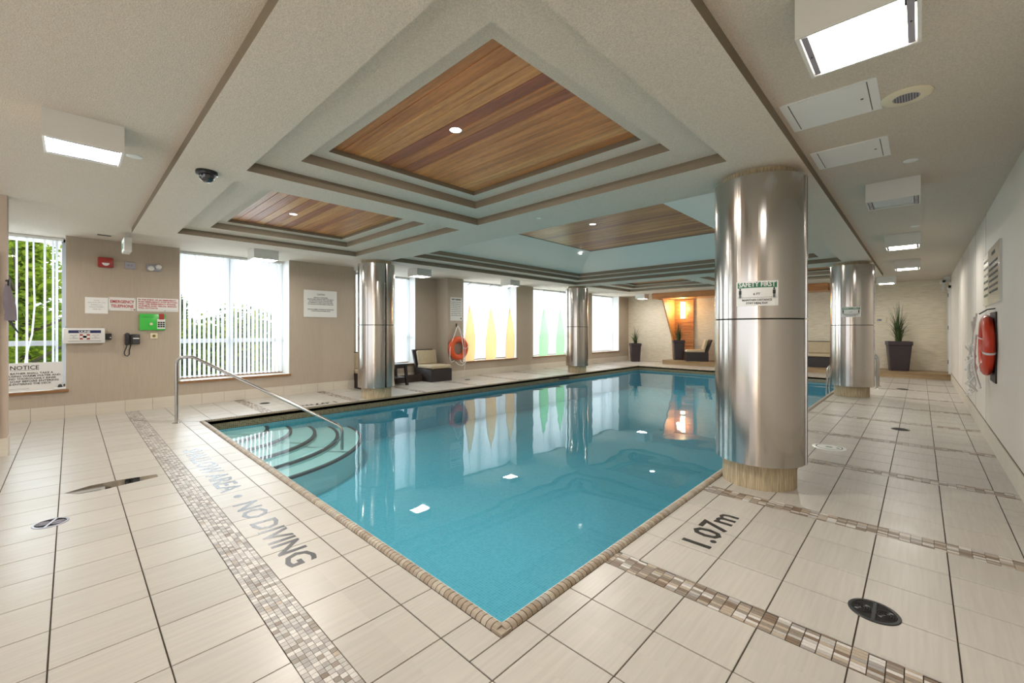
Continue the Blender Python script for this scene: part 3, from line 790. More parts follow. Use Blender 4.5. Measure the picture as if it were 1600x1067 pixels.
panel(-.680,-.184,3.28,3.77,'white square ceiling access panel with black latch, nearer of the two')
panel(-.672,-.178,4.335,4.82,'white square ceiling access panel with black latch, farther of the two')
t=thing('dome_camera','black dome camera under the ceiling beam at the upper left','camera',(-4.587,.842,ZB))
MB().lathe((0,0,0),[(0,0),(.082,0),(.084,-.02),(.078,-.034),(.062,-.036)],40).build('base_ring',M['dark'],t,True)
MB().lathe((0,0,0),[(.06,-.036),(.057,-.06),(.045,-.082),(.024,-.096),(0,-.10)],32).build('smoked_dome',M['dome'],t,True)
t=thing('air_vent','small dark slotted vent in the ceiling above the first aid kit','vent',(-9.24,.367,ZC))
MB().box(-.05,.05,-.09,.09,-.006,0).build('vent_frame',M['box'],t)
b=MB()
for k in range(5): b.box(-.042+k*.018,-.030+k*.018,-.08,.08,-.009,-.004)
b.build('slots',M['dark'],t)
t=thing('exit_sign','pale green exit sign hanging from the ceiling beside the fire alarm','exit sign',(-8.93,.61,2.60))
MB().rbox(-.19,.19,-.045,.045,0,.215,.008).build('sign_body',M['box'],t)
MB().box(-.175,.175,-.048,-.045,.012,.20).build('sign_face',M['exit'],t)
text('EXIT',.13,(0,-.0485,.05),t,M['sgreen'],'CENTER',off=.002)
MB().box(-.06,.06,-.02,.02,.215,.285).build('ceiling_mount',M['box'],t)
# security camera in the far right corner
t=thing('security_camera','white bracket camera with black lens, high in the far right corner','camera',(.50,17.0,2.60))
MB().rbox(-.10,.02,-.10,.10,.10,.20,.02).build('housing',M['box'],t,True); MB().box(-.02,.11,-.03,.03,.14,.29).build('bracket',M['box'],t)
MB().cyl((-.02,-.13,.15),.035,0,.05,16,axis='y').build('lens',M['dark'],t); MB().box(-.06,-.01,-.03,.02,-.12,.10).build('lower_arm',M['box'],t)

# ---------------------------------------------------------------- far wall, platform, niche
plat=thing('wooden_platform','low oak platform along the stone wall at the far end','platform',(-3.55,17.3,0))
bx0,bx1=-4.05,4.16; nb=9
MB().box(bx0,bx1,-.50,.64,0,.145).build('platform_base',M['platwood'],plat)
for i in range(nb):
    d=1.18/nb; o=MB().box(bx0,bx1,.002,d-.004,0,.022).build('deck_board',M['platwood'],plat); o.location=(0,-.54+d*i,.145)
MB().box(bx0,bx1,-.525,-.50,.0,.143).build('front_fascia',M['platwood'],plat)
can=thing('wooden_canopy','long orange-brown wooden canopy under the ceiling at the far end','canopy',(-5.0,17.2,2.66))
MB().box(-2.95,2.9,-.62,-.54,0,.225).build('front_beam',M['woods'][1],can)
for i in range(8): 
    o=MB().box(-2.95,2.9,.002,.15,.03,.055).build('soffit_board',M['woods'][4],can); o.location=(0,-.54+.155*i,0)
MB().box(-2.95,-2.87,-.54,.70,0,.225).build('end_beam',M['woods'][1],can); MB().box(2.82,2.9,-.54,.70,0,.225).build('end_beam',M['woods'][1],can)
nic=thing('wood_wall_panel','golden wood slatted panel behind the lit wall lamp','wall panel',(-7.15,17.88,.17))
for i in range(18):
    o=MB().box(-.42,.40,-.03,0,0,.132).build('slat',M['woods'][1],nic); o.location=(0,0,.138*i)
b=MB(); y0=-.03
b.add([(-.46,0,0),(-.40,0,0),(-.40,-.10,0),(-.46,-.10,0),(-.46,0,2.49),(-.40,0,2.49),(-.40,-1.15,2.49),(-.46,-1.15,2.49),(-.46,-.2,.9),(-.40,-.2,.9)],
      [(0,3,2,1),(4,5,6,7),(0,1,5,4),(3,0,4,7,8),(1,2,9,6,5),(2,3,8,9),(9,8,7,6)])
o=b.build('slanted_fin',M['woods'][4],nic); o['label']='slanted golden side fin leaning forward towards the top'
t=thing('wall_lamp','glowing tall wall lamp on the golden wood panel','wall lamp',(-7.17,17.85,1.85))
MB().rbox(-.085,.085,-.11,-.02,.02,.72,.03).build('glass_shade',M['sconce'],t,True)
MB().box(-.07,.07,-.025,0,0,.74).build('back_plate',M['chrome'],t)
sp=bpy.data.lights.new('wall_lamp_glow','POINT'); sp.energy=13; sp.color=(1,.72,.38); sp.shadow_soft_size=.12
so=bpy.data.objects.new('wall_lamp_glow',sp); C.objects.link(so); so.location=(-7.17,17.45,2.3)
t=thing('wall_control_plate','cream control plate with dark key on the stone wall beside the tall plant','switch plate',(-.93,YF,1.70))
MB().rbox(-.16,.16,-.02,0,-.09,.09,.008).build('plate',M['creamsign'],t); MB().box(-.07,.05,-.026,-.02,-.03,.04).build('display',M['silver'],t); MB().cyl((0,-.028,.012),.018,0,.004,12,axis='y').build('key',M['navy'],t)
dr=MB().box(XR-.05,XR,16.80,16.87,.17,2.62).box(XR-.05,XR,17.78,17.85,.17,2.62).box(XR-.05,XR,16.80,17.85,2.55,2.62).build('door_1',M['box']); tag(dr,kind='structure')
MB().box(XR-.02,XR-.001,16.87,17.78,.17,2.55).build('door_leaf',M['creamsign'],dr)
for z in (.45,1.4,2.3): MB().box(XR-.062,XR-.045,16.83,16.87,z,z+.11).build('hinge',M['dark'],dr)

def planter(x,y,z,label,h=.72,top=.43,bot=.30,seed=1,gh=.8,n=60,group=None,spread=.35,rz=0):
    t=thing('potted_grass',label,'potted plant',(x,y,z),rz); rr=random.Random(seed)
    b=MB(); a,c=bot/2,top/2; e=.03
    def sq(q,zz): return [(-q+e,-q,zz),(q-e,-q,zz),(q,-q+e,zz),(q,q-e,zz),(q-e,q,zz),(-q+e,q,zz),(-q,q-e,zz),(-q,-q+e,zz)]
    L=[sq(a,0),sq(c-.02,h*.86),sq(c,h*.88),sq(c,h),sq(c-.03,h),sq(c-.03,h-.05)]
    vs=[p for q in L for p in q]; fs=[tuple(range(8))[::-1]]
    for j in range(len(L)-1):
        for i in range(8): fs.append((j*8+i,j*8+(i+1)%8,j*8+8+(i+1)%8,j*8+8+i))
    b.add(vs,fs); b.build('pot',M['pot'],t)
    MB().prism([(p[0],p[1]) for p in sq(c-.03,0)],h-.07,h-.04).build('soil',M['soil'],t)
    b=MB()
    for i in range(n):
        az=rr.uniform(0,2*pi); L_=gh*rr.uniform(.45,1)*(1 if rr.random()<.6 else .6); sp_=rr.uniform(.03,spread)*(1.5 if L_<gh*.5 else 1)
        r0=rr.uniform(0,.07); wd=.016*rr.uniform(.7,1.3); px_=-sin(az)*wd; py_=cos(az)*wd; vs=[]; K=6
        for k in range(K+1):
            u=k/K; rad_=r0+sp_*u**2*(1 if L_>gh*.55 else 1.2); zz=h-.05+L_*(u-.28*u**3*(sp_/.35))
            ww=(1-u*.92)
            for sg in (-1,1): vs.append((rad_*cos(az)+sg*px_*ww,rad_*sin(az)+sg*py_*ww,zz))
        b.add(vs,[(2*k,2*k+1,2*k+3,2*k+2) for k in range(K)])
    o=b.build('grass_blades',M['grass'],t); tag(o,kind='stuff')
    return t
planter(-9.05,17.25,0,'tall grass in a dark planter standing on the tiles left of the wood niche',.80,.46,.34,3,1.05,46,spread=.4,rz=R(40))
planter(-7.15,17.3,.167,'tall grass in a dark planter in front of the glowing wall lamp',.80,.46,.36,5,.95,90,spread=.22,rz=R(30))
planter(-.47,17.36,.167,'tall grass in a dark planter at the right end of the platform',.88,.58,.42,9,1.45,120,spread=.30,rz=R(8))

def lounge(x,y,z,rz,label,w=.68,dp=.80):
    t=thing('lounge_chair',label,'chair',(x,y,z),rz)      # faces local -Y
    a=w/2
    b=MB(); b.add([(-a,-dp,0),(a,-dp,0),(a,0,0),(-a,0,0),(-a,-dp,.33),(a,-dp,.33),(a,0,.36),(-a,0,.36)],[(0,3,2,1),(4,5,6,7),(0,1,5,4),(1,2,6,5),(2,3,7,6),(3,0,4,7)]); b.build('wicker_base',M['wicker'],t)
    b=MB(); b.add([(-a,-.10,.34),(a,-.10,.34),(a,-.02,.34),(-a,-.02,.34),(-a,.10,.84),(a,.10,.84),(a,.15,.84),(-a,.15,.84)],[(0,3,2,1),(4,5,6,7),(0,1,5,4),(1,2,6,5),(2,3,7,6),(3,0,4,7)]); b.build('wicker_back',M['wicker'],t)
    MB().rbox(-a+.015,a-.015,-dp+.0,-.12,.345,.44,.032,seg=3).build('seat_cushion',M['cushion'],t,True)
    b=MB().rbox(-a+.03,a-.03,-.06,.03,0,.40,.032,seg=3); o=b.build('back_cushion',M['cushion'],t,True); o.location=(0,-.14,.43); o.rotation_euler=(-R(14),0,0)
    return t
lounge(-10.14,6.97,0,R(90),'dark wicker lounge chair with beige cushions left of the orange life ring')
lounge(-10.11,5.02,0,R(90),'dark wicker lounge chair half hidden behind the window-side steel column',.62)
lounge(-6.05,17.38,.167,R(-62),'dark wicker lounge chair on the platform right of the lit wood niche')
lounge(-5.15,17.62,.167,R(12),'dark wicker lounge chair on the platform mostly hidden by the nearest column')
lounge(-2.45,17.72,.167,R(0),'dark wicker lounge chair on the platform between the two right columns',.85)
t=thing('side_table','small dark wooden side table with a lower shelf in the alcove','side table',(-9.63,5.64,0))
for sx in (-1,1):
    for sy in (-1,1):
        b=MB(); q=.235; p=.265
        b.add([(sx*p-.03,sy*p-.03,0),(sx*p+.03,sy*p-.03,0),(sx*p+.03,sy*p+.03,0),(sx*p-.03,sy*p+.03,0),(sx*q-.03,sy*q-.03,.50),(sx*q+.03,sy*q-.03,.50),(sx*q+.03,sy*q+.03,.50),(sx*q-.03,sy*q+.03,.50)],[(0,3,2,1),(4,5,6,7),(0,1,5,4),(1,2,6,5),(2,3,7,6),(3,0,4,7)])
        b.build('leg',M['tabled'],t)
MB().rbox(-.30,.30,-.30,.30,.50,.54,.006).build('tabletop',M['tabled'],t)
MB().box(-.25,.25,-.25,.25,.17,.20).build('shelf',M['tabled'],t)
b=MB()
for s_ in (-1,1): b.box(-.235,.235,s_*.235-.012,s_*.235+.012,.43,.50).box(s_*.235-.012,s_*.235+.012,-.235,.235,.43,.50)
b.build('apron',M['tabled'],t)

# ---------------------------------------------------------------- handrails
def bend(P, r, n=6):
    out=[Vector(P[0])]
    for i in range(1,len(P)-1):
        a,b_,c=Vector(P[i-1]),Vector(P[i]),Vector(P[i+1]); u=(a-b_).normalized(); v=(c-b_).normalized()
        ang=u.angle(v); d=min(r/math.tan(ang/2),(a-b_).length*.48,(c-b_).length*.48)
        p0=b_+u*d; p1=b_+v*d
        for k in range(n+1):
            s=k/n; out.append((p0*(1-s)**2+b_*2*s*(1-s)+p1*s*s))
    out.append(Vector(P[-1])); return out
t=thing('pool_handrail','stainless-steel handrail slanting down into the shallow corner steps','handrail',(-8.03,1.10,0))
ex,ey=1.83,1.70
P=[(0,0,0),(0,0,.985),(.20,.185,.985),(ex,ey,-.05),(ex,ey,-.385)]
P[2]=(.22*ex/2.5*1.15,.22*ey/2.5*1.15,.99)
MB().tube(bend(P,.13,8),.0215,14).build('rail_tube',M['chrome'],t,True)
MB().lathe((0,0,0),[(0,.012),(.045,.012),(.055,.004),(.055,0)],24).build('base_flange',M['chrome'],t,True)
for k,yy in enumerate((13.3,13.8)):
    t=thing('ladder_rail',('nearer','farther')[k]+' curved stainless grab rail behind the far right column','grab rail',(-.74,yy,0),0,'pool ladder rails')
    P=[(0,0,0),(0,0,.80),(-.42,0,.86),(-.95,0,.45),(-.98,0,-.5)]
    MB().tube(bend(P,.2,8),.0235,12).build('rail_tube',M['chrome'],t,True)
    MB().lathe((0,0,0),[(0,.012),(.045,.012),(.055,0)],20).build('base_flange',M['chrome'],t,True)

# ---------------------------------------------------------------- drains and lids
def drain(x,y,r,label,m='dark',pat=True,rz=0):
    t=thing('floor_drain',label,'floor drain',(x,y,0),rz)
    MB().lathe((0,0,0),[(r*.86,.0045),(r*.97,.0045),(r,.001),(r,-.003)],40).build('rim',M[m],t,True)
    MB().lathe((0,0,0),[(0,.0015),(r*.86,.0015)],32).build('plate',M['darkgap'],t)
    if pat:
        b=MB()
        for sx in (-1,1):
            for rr in (.10,.19,.28,.37):
                b.tube([(sx*.44*r+rr*r*cos(a),rr*r*sin(a),.0035) for a in [k*pi/8 for k in range(16)]],r*.022,4,closed=True)
        b.box(-r*.07,r*.07,-r*.85,r*.85,.0015,.0045)
        b.build('grate',M['silver' if m!='dark' else 'dark'],t)
    return t
drain(-.165,2.765,.103,'black round floor drain near the bottom right corner of the photo')
drain(-4.535,-.10,.095,'silver floor drain on the near-left deck tiles','silver',rz=R(70))
drain(-.20,8.07,.10,'dark floor drain on the right deck, beyond the white lid',pat=False)
drain(-.30,13.56,.11,'far small floor drain near the ladder rails',pat=False)
drain(-8.98,2.56,.09,'dark floor drain below the open vertical blind on the window-side deck',pat=False)
drain(-9.13,7.70,.09,'small floor drain below the orange life ring',pat=False)
t=thing('skimmer_lid','white round skimmer lid on the deck behind the nearest column','lid',(-.78,6.25,0))
MB().lathe((0,0,0),[(0,.006),(.15,.006),(.165,.003),(.165,0)],40).build('lid_disc',M['lip'],t,True)
b=MB().lathe((0,0,0),[(.120,.0065),(.126,.0075),(.132,.0065)],36); b.build('groove_ring',M['inkgrey'],t)
b=MB().box(-.03,.03,-.008,.008,.006,.0085).box(.07,.10,-.01,.01,.006,.0085); b.build('finger_slot',M['dark'],t)

# ---------------------------------------------------------------- objects on the window wall (local x runs along +Y, front faces the pool)
WR=pi/2
def onwall(name,label,cat,y,z,x=XW): return thing(name,label,cat,(x,y,z),WR)
t=onwall('fire_alarm_pull','red fire alarm with a white pull, leftmost of three devices high on the wall','fire alarm',.403,2.43)
MB().rbox(-.095,.095,-.06,0,0,.165,.018).build('housing',M['alarmred'],t,True)
MB().cyl((0,-.066,.058),.045,0,.01,20,axis='y',a0=pi,a1=2*pi).build('dial_rim',M['sign'],t)
b=MB().prism([(.046*cos(a),.046*sin(a)) for a in [pi+k*pi/12 for k in range(13)]],0,.006)
b.v=[(x,-.066-z_,.072+y_) for x,y_,z_ in b.v]; b.build('white_pull',M['sign'],t)
t=onwall('blank_plate','small grey plate between the fire alarm and the emergency light','wall plate',.705,2.44)
MB().rbox(-.07,.07,-.02,0,0,.115,.006).build('plate',M['silver'],t); text('\u2261 \u2261',.05,(-.035,-.0205,.04),t,M['inkgrey'])
t=onwall('emergency_light','small white twin-head emergency light high beside the window','emergency light',1.016,2.42)
MB().rbox(-.10,.10,-.05,0,.01,.13,.015).build('housing',M['silver'],t,True)
for sx in (-1,1): MB().lathe((0,0,0),[(0,.03),(.03,.028),(.045,0),(.03,-.04),(0,-.045)],20).build('lamp_head',M['box'],t,True)
for i,c in enumerate([q for q in t.children if q.name.startswith('lamp_head')]): c.location=((-.04,.06)[i],-.08,(.05,.085)[i]); c.rotation_euler=(R(70),0,0)
t=onwall('notice_sheet','blank-looking white sheet of paper left of the EMERGENCY TELEPHONE sign','paper',.297,1.665)
MB().box(-.135,.135,-.004,0,0,.265).build('sheet',M['paper'],t)
for k,s in enumerate(('NOTICE','POOL HOURS 6 AM - 11 PM','RESIDENTS ONLY','PLEASE SHOWER FIRST','THANK YOU')): text(s,.017,(0,-.0046,.21-k*.036),t,M['inkgrey'],'CENTER',ext=.0002)
t=onwall('emergency_telephone_sign','white sign reading EMERGENCY TELEPHONE in red capitals','sign',.608,1.72)
MB().box(-.17,.17,-.006,0,0,.225).build('plate',M['sign'],t)
text('EMERGENCY',.07,(0,-.0068,.13),t,M['red'],'CENTER',width=.30,off=.0016); text('TELEPHONE',.07,(.0,-.0068,.055),t,M['red'],'CENTER',width=.285,off=.0016)
text('\u2706 \u260e',.028,(.10,-.0068,.015),t,M['red'])
for sx in (-1,1):
    for zz in (.015,.21): MB().cyl((sx*.158,-.008,zz),.005,0,.003,8,axis='y').build('screw',M['dark'],t)
t=onwall('emergency_instruction_sign','white sign with five lines of red instructions beside the window edge','sign',1.078,1.72)
MB().box(-.285,.285,-.006,0,0,.235).build('plate',M['sign'],t)
for k,(s,wd) in enumerate((('IN THE EVENT OF AN EMERGENCY',.52),('PUSH EMERGENCY STOP BUTTON',.53),('AND USE EMERGENCY PHONE.',.52),('AUDIBLE AND VISUAL SIGNAL',.53),('WILL ACTIVATE',.26))):
    text(s,.030,(-.265,-.0068,.192-k*.036),t,M['red'],width=wd,off=.0012)
MB().box(-.265,.27,-.0068,-.006,.022,.024).box(.09,.10,-.0072,-.006,.008,.02).build('rule',M['inkgrey'],t)
t=onwall('emergency_stop_box','bright green acrylic box with a red and white tag below the instruction sign','emergency stop',1.0,1.39)
MB().rbox(-.175,.175,-.05,0,0,.285,.01).build('green_cover',M['green'],t,True)
MB().box(.06,.17,-.056,-.05,.025,.20).build('white_tag',M['sign'],t); MB().box(.085,.155,-.062,-.05,.19,.29).build('red_tab',M['alarmred'],t)
b=MB()
for i in range(3):
    for j in range(3): b.box(.067+i*.034,.095+i*.034,-.0575,-.056,.05+j*.036,.078+j*.036)
b.build('tag_grid',M['ink'],t); text('EMERGENCY STOP',.022,(-.15,-.0505,.22),t,M['sgreen'],width=.16); MB().cyl((-.02,-.058,.11),.022,0,.008,20,axis='y').build('button',M['creamsign'],t)
t=onwall('first_aid_kit','white wall first aid kit box with navy band and red cross panel','first aid kit',.155,1.18)
MB().rbox(-.24,.24,-.09,0,0,.245,.015).build('case',M['sign'],t,True)
MB().box(-.18,.19,-.0915,-.09,.165,.21).build('navy_band',M['navy'],t); text('ULINE',.042,(0,-.0922,.171),t,M['sign'],'CENTER',width=.13,off=.0015)
b=MB().box(-.055,.062,-.0915,-.09,.062,.148); b.build('cross_panel',M['alarmred'],t)
b=MB().box(-.018,.025,-.0925,-.0915,.064,.146).box(-.053,.060,-.0925,-.0915,.087,.123); b.build('white_cross',M['sign'],t)
for k,s in enumerate(('FIRST AID','KIT','25 PERSON')): text(s,.019,(-.118,-.0918,.125-k*.024),t,M['inkgrey'],'CENTER',ext=.0003); text(s,.019,(.128,-.0918,.125-k*.024),t,M['inkgrey'],'CENTER',ext=.0003)
MB().box(-.18,.19,-.0915,-.09,.034,.040).build('line',M['inkgrey'],t)
for px_ in (-.21,-.18,.18,.21): MB().tube([(px_,-.03,.245),(px_,-.03,.27)],.004,6).build('hook',M['silver'],t)
t=onwall('wall_pocket','small black wall holder right of the first aid kit','holder',.43,1.235)
MB().rbox(-.045,.045,-.05,0,0,.10,.006).build('pocket',M['dark'],t); MB().cyl((.03,-.053,.035),.008,0,.004,10,axis='y').build('stud',M['sign'],t)
t=onwall('wall_telephone','black corded wall telephone below the EMERGENCY TELEPHONE sign','telephone',.725,1.13)
MB().rbox(-.02,.105,-.06,0,.02,.19,.012).build('body',M['dark'],t,True)
MB().rbox(-.09,-.025,-.085,-.02,.005,.215,.026,seg=3).build('handset',M['dark'],t,True)
MB().box(.015,.095,-.062,-.06,.11,.13).build('number_strip',M['sign'],t)
b=MB()
for i in range(4):
    for j in range(3): b.rbox(.015+i*.021,.030+i*.021,-.066,-.058,.035+j*.022,.049+j*.022,.002)
b.build('keypad',M['inkgrey'],t)
pts=[(-.06,-.05,.01)]+[(-.075,-.045,-.05),(-.095,-.04,-.12),(-.085,-.04,-.165),(-.055,-.04,-.18),(-.03,-.04,-.15),(-.03,-.04,-.08),(-.012,-.04,.0),(-.005,-.03,.03)]
MB().tube(pts,.008,8).build('cord',M['dark'],t,True)
t=onwall('key_switch','small cream square key switch below the green box','switch',1.02,1.24)
MB().rbox(-.05,.05,-.012,0,0,.10,.006).build('plate',M['creamsign'],t); MB().cyl((0,-.02,.05),.024,0,.01,18,axis='y').build('key_ring',mat('brass',(.30,.22,.06),.3,.8),t); MB().box(-.004,.004,-.024,-.018,.035,.065).build('key_slot',M['dark'],t)
t=onwall('caution_sign','large white CAUTION pool rules sign between window and steel column','sign',3.915,1.68)
MB().box(-.365,.365,-.012,0,0,.60).build('board',M['sign'],t)
text('CAUTION',.06,(0,-.0125,.49),t,M['inkgrey'],'CENTER',width=.17)
for k,(s,wd) in enumerate((('THIS POOL IS UNSUPERVISED.',.32),('PERSONS UNDER TWELVE (12) YEARS OF AGE ARE NOT',.58),('ALLOWED WITHIN THE POOL ENCLOSURE UNLESS',.52),('ACCOMPANIED BY A PARENT OR HIS OR HER AGENT',.55),('WHO SHALL BE NOT LESS THAN SIXTEEN (16) YEARS OF AGE.',.57))):
    text(s,.026,(0,-.0125,.428-k*.037),t,M['ink'],'CENTER',width=wd,off=.0008)
for k,(s,wd) in enumerate((('THE TOTAL NUMBER OF BATHERS ON THE DECK AND',.58),('IN THE POOL SHALL NOT EXCEED TEN (10)',.42))):
    text(s,.026,(0,-.0125,.165-k*.037),t,M['ink'],'CENTER',width=wd,off=.0008)
t=onwall('pool_rules_sign','narrow white sign of small rules above the orange life ring','sign',7.80,1.66)
MB().box(-.215,.215,-.008,0,0,.68).build('board',M['sign'],t)
text('SAFETY GUIDELINES',.05,(0,-.0085,.60),t,M['ink'],'CENTER',width=.34,off=.003)
for k,s in enumerate(('NO RUNNING ON THE POOL DECK','SHOWER BEFORE ENTERING THE POOL','NO DIVING IN SHALLOW WATER AREAS','NO GLASS CONTAINERS ON THE DECK','NO FOOD OR DRINK IN THE POOL AREA','NO PETS ALLOWED ON THE POOL DECK','REPORT ANY INJURY TO SECURITY','SWIM AT YOUR OWN RISK AT ALL TIMES')):
    text(s,.026,(-.19,-.0085,.53-k*.055),t,M['inkgrey'],width=.36,off=.0012)
MB().cyl((.17,-.010,.065),.022,0,.004,16,axis='y').build('round_mark',M['ink'],t)
# notice board leaning in the left window, small dish on the sill
t=thing('shower_notice','NOTICE board about showering leaning in the leftmost window','sign',(-9.84,-.52,SZ+.007),WR)
t.rotation_euler=(0,0,WR)
MB().box(-.62,.44,-.012,0,0,.435).build('board',M['sign'],t)
text('NOTICE',.085,(.035,-.0125,.335),t,M['ink'],'CENTER',width=.29,off=.001); MB().box(-.11,.18,-.0135,-.012,.322,.326).build('underline',M['ink'],t)
for k,(s,wd) in enumerate((('EACH BATHER SHALL TAKE A',.56),('SHOWER USING WARM WATER AND',.72),('SOAP AND THOROUGHLY RINSE',.62),('OFF ALL SOAP BEFORE ENTERING',.68),('OR RE-ENTERING THE DECK',.52))):
    text(s,.04,(.05,-.0125,.262-k*.040),t,M['ink'],'CENTER',width=wd,off=.0008)
for z_ in (.045,.033): MB().box(-.2,.08,-.0128,-.012,z_,z_+.002).build('fine_print',M['inkgrey'],t)
t=thing('sill_dispenser','small white dish with a dark knob on the leftmost window sill','dish',(-9.79,-.115,SZ+.007))
MB().rbox(-.04,.04,-.065,.065,0,.035,.01).build('dish',M['white'],t,True); MB().lathe((0,0,0),[(0,.085),(.018,.075),(.03,.035),(0,.035)],14).build('knob',M['dark'],t,True)

# ---------------------------------------------------------------- sail banners
def sail(y0,y1,tip,m,label,group,wire=2.86):
    yc=(y0+y1)/2; t=thing('sail_banner',label,'banner',(-9.80,yc,SZ+.01),0,group)
    H=tip-SZ-.01; hw=(y1-y0)/2; b=MB(); K=20; L=[];Rr=[]
    for k in range(K+1):
        u=k/K
        wv=hw*(.93+.14*math.sin(min(u/.45,1)*pi*.5)) if u<.25 else hw*1.03*max(0,1-((u-.25)/.75)**1.9)
        for s_,lst in ((-1,L),(1,Rr)): lst.append((.05*sin(u*pi)*.6,s_*wv,H*u))
    n=6; vs=[]
    for k in range(K+1):
        a,c=L[k],Rr[k]
        for j in range(n+1):
            q=j/n; vs.append((a[0]+.035*(1-(2*q-1)**2),a[1]+(c[1]-a[1])*q,a[2]))
    fs=[(k*(n+1)+j,k*(n+1)+j+1,(k+1)*(n+1)+j+1,(k+1)*(n+1)+j) for k in range(K) for j in range(n)]
    b.add(vs,fs); b.build('fabric',m,t,True)
    MB().tube([L[k] for k in range(K+1)],.005,5).tube([Rr[k] for k in range(K+1)],.005,5).build('edge_cord',M['silver'],t)
    MB().tube([(0,0,H-.02),(.02,.03,H+.25),(.01,0,wire-SZ-.01)],.004,5).build('hanging_wire',M['silver'],t)
    b=MB()
    for k in range(3): b.box(-.02+.02*k,-.012+.02*k,-.05+.04*k,-.03+.04*k,wire-SZ-.13+.03*k,wire-SZ-.09+.03*k)
    b.build('wire_clips',M['inkgrey'],t)
go='orange pointed sail banners in one window'; gg='pale green pointed sail banners in one window'
sail(8.14,8.54,2.12,M['orange'],'orange pointed sail banner nearest the life ring',go)
sail(8.99,9.44,2.09,M['orange'],'orange pointed sail banner, middle of three',go)
sail(9.88,10.28,2.07,M['orange'],'orange pointed sail banner beside the beige pier, farthest of three',go)
sail(11.58,12.08,2.12,M['palegreen'],'pale green pointed sail banner, left of two',gg)
sail(12.55,13.05,2.12,M['palegreen'],'pale green pointed sail banner, right of two',gg)

# ---------------------------------------------------------------- life rings
def torus(c,Rm,r,plane='yz',n=40,k=14,a0=0,a1=2*pi,flat=1.0):
    vs=[];fs=[]; full=abs(a1-a0-2*pi)<1e-6; nn=n if full else n+1
    for i in range(nn):
        a=a0+(a1-a0)*i/n
        for j in range(k):
            q=2*pi*j/k; rr=Rm+r*cos(q)*flat; vs.append((c[0]+r*sin(q),c[1]+rr*cos(a),c[2]+rr*sin(a)))
    for i in range(nn if full else nn-1):
        for j in range(k): fs.append((i*k+j,((i+1)%nn)*k+j,((i+1)%nn)*k+(j+1)%k,i*k+(j+1)%k))
    return vs,fs
t=thing('life_ring','orange life ring with white ropes hanging below the small rules sign','life ring',(-9.66,7.80,.86))
vs,fs=torus((0,0,0),.265,.085); MB().add(vs,fs).build('ring',M['ring'],t,True)
MB().box(-.10,-.08,-.012,.012,.62,.72).cyl((-.06,0,.66),.007,-.03,.04,8,axis='x').build('wall_hook',M['dark'],t)
MB().tube([(-.03,0,.66),(.0,-.12,.44),(.04,-.26,.20),(.05,-.34,0),(.04,-.34,-.28),(.03,-.28,-.39),(.04,-.18,-.35)],.011,6).build('left_rope',M['rope'],t,True)
MB().tube([(-.03,0,.66),(.07,.05,.40),(.10,.10,.05),(.10,.12,-.30),(.09,.10,-.43),(.08,.03,-.40),(.08,.0,-.33)],.013,6).build('rope_loop',M['rope'],t,True)
MB().tube([(-.03,.01,.66),(.09,.14,.35),(.10,.17,0),(.10,.16,-.4),(.06,.17,-.82)],.009,6).build('hanging_line',M['rope'],t,True)
MB().tube([(.08,-.18,-.37),(.09,-.08,-.46),(.10,.05,-.50),(.09,.16,-.45),(.08,.24,-.38)],.009,6).tube([(.07,.11,.02),(.10,.20,-.02),(.09,.30,.06),(.08,.33,.15)],.009,6).build('rope_coil',M['rope'],t,True)
# right-hand ring with rope bag
t=thing('life_ring','red life ring seen edge-on on the right wall','life ring',(XR-.06,7.36,1.22))
vs,fs=torus((0,0,0),.275,.078); vs=[(x*.62,y,z) for x,y,z in vs]; MB().add(vs,fs).build('ring',M['ringred'],t,True)
b=MB().box(.046,.06,-.34,.30,-.42,.38); b.v=[(x,y*(1-.3*(abs(z)/.44)**3),z) for x,y,z in b.v]; b.build('mounting_board',M['wicker'],t)
MB().tube([(.06,-.1,.42),(0,-.1,.41),(-.06,-.06,.36)],.008,6).build('top_hook',M['dark'],t)
for a in (R(20),R(110),R(195),R(290)):
    vs,fs=torus((0,0,0),.275,.082,n=2,a0=a-.035,a1=a+.035); vs=[(x*.65,y,z) for x,y,z in vs]; MB().add(vs,fs).build('white_band',M['sign'],t,True)
rr=random.Random(4)
MB().tube([(-.06,.33,.12),(-.075,.30,-.10),(-.08,.20,-.30),(-.07,.02,-.40),(-.05,-.05,-.50)],.011,6).build('grab_line',M['rope'],t,True)
t2=thing('rope_bundle','tangled grey and white rope bundle hanging left of the red life ring','rope',(XR-.05,8.05,.60))
for q in range(9):
    pts=[]; cy,cz=rr.uniform(-.28,.25),rr.uniform(.12,.55); ry,rz_=rr.uniform(.06,.20),rr.uniform(.10,.24); tl=rr.uniform(-.6,.6)
    for k in range(15):
        a=2*pi*k/14*1.0; yy=ry*cos(a); zz=rz_*sin(a); pts.append((-.06-rr.uniform(0,.07),cy+yy*cos(tl)-zz*sin(tl)*.4,cz+zz+.3*yy*sin(tl)))
    MB().tube(pts,.009,6).build('rope_loop',M['rope'],t2,True)
for q in range(3): MB().tube([(-.06-.02*q,-.25,1.0-.05*q),(-.08,-.10,.75),(-.09,.05+.08*q,.5)],.01,6).build('rope_strand',M['rope'],t2,True)
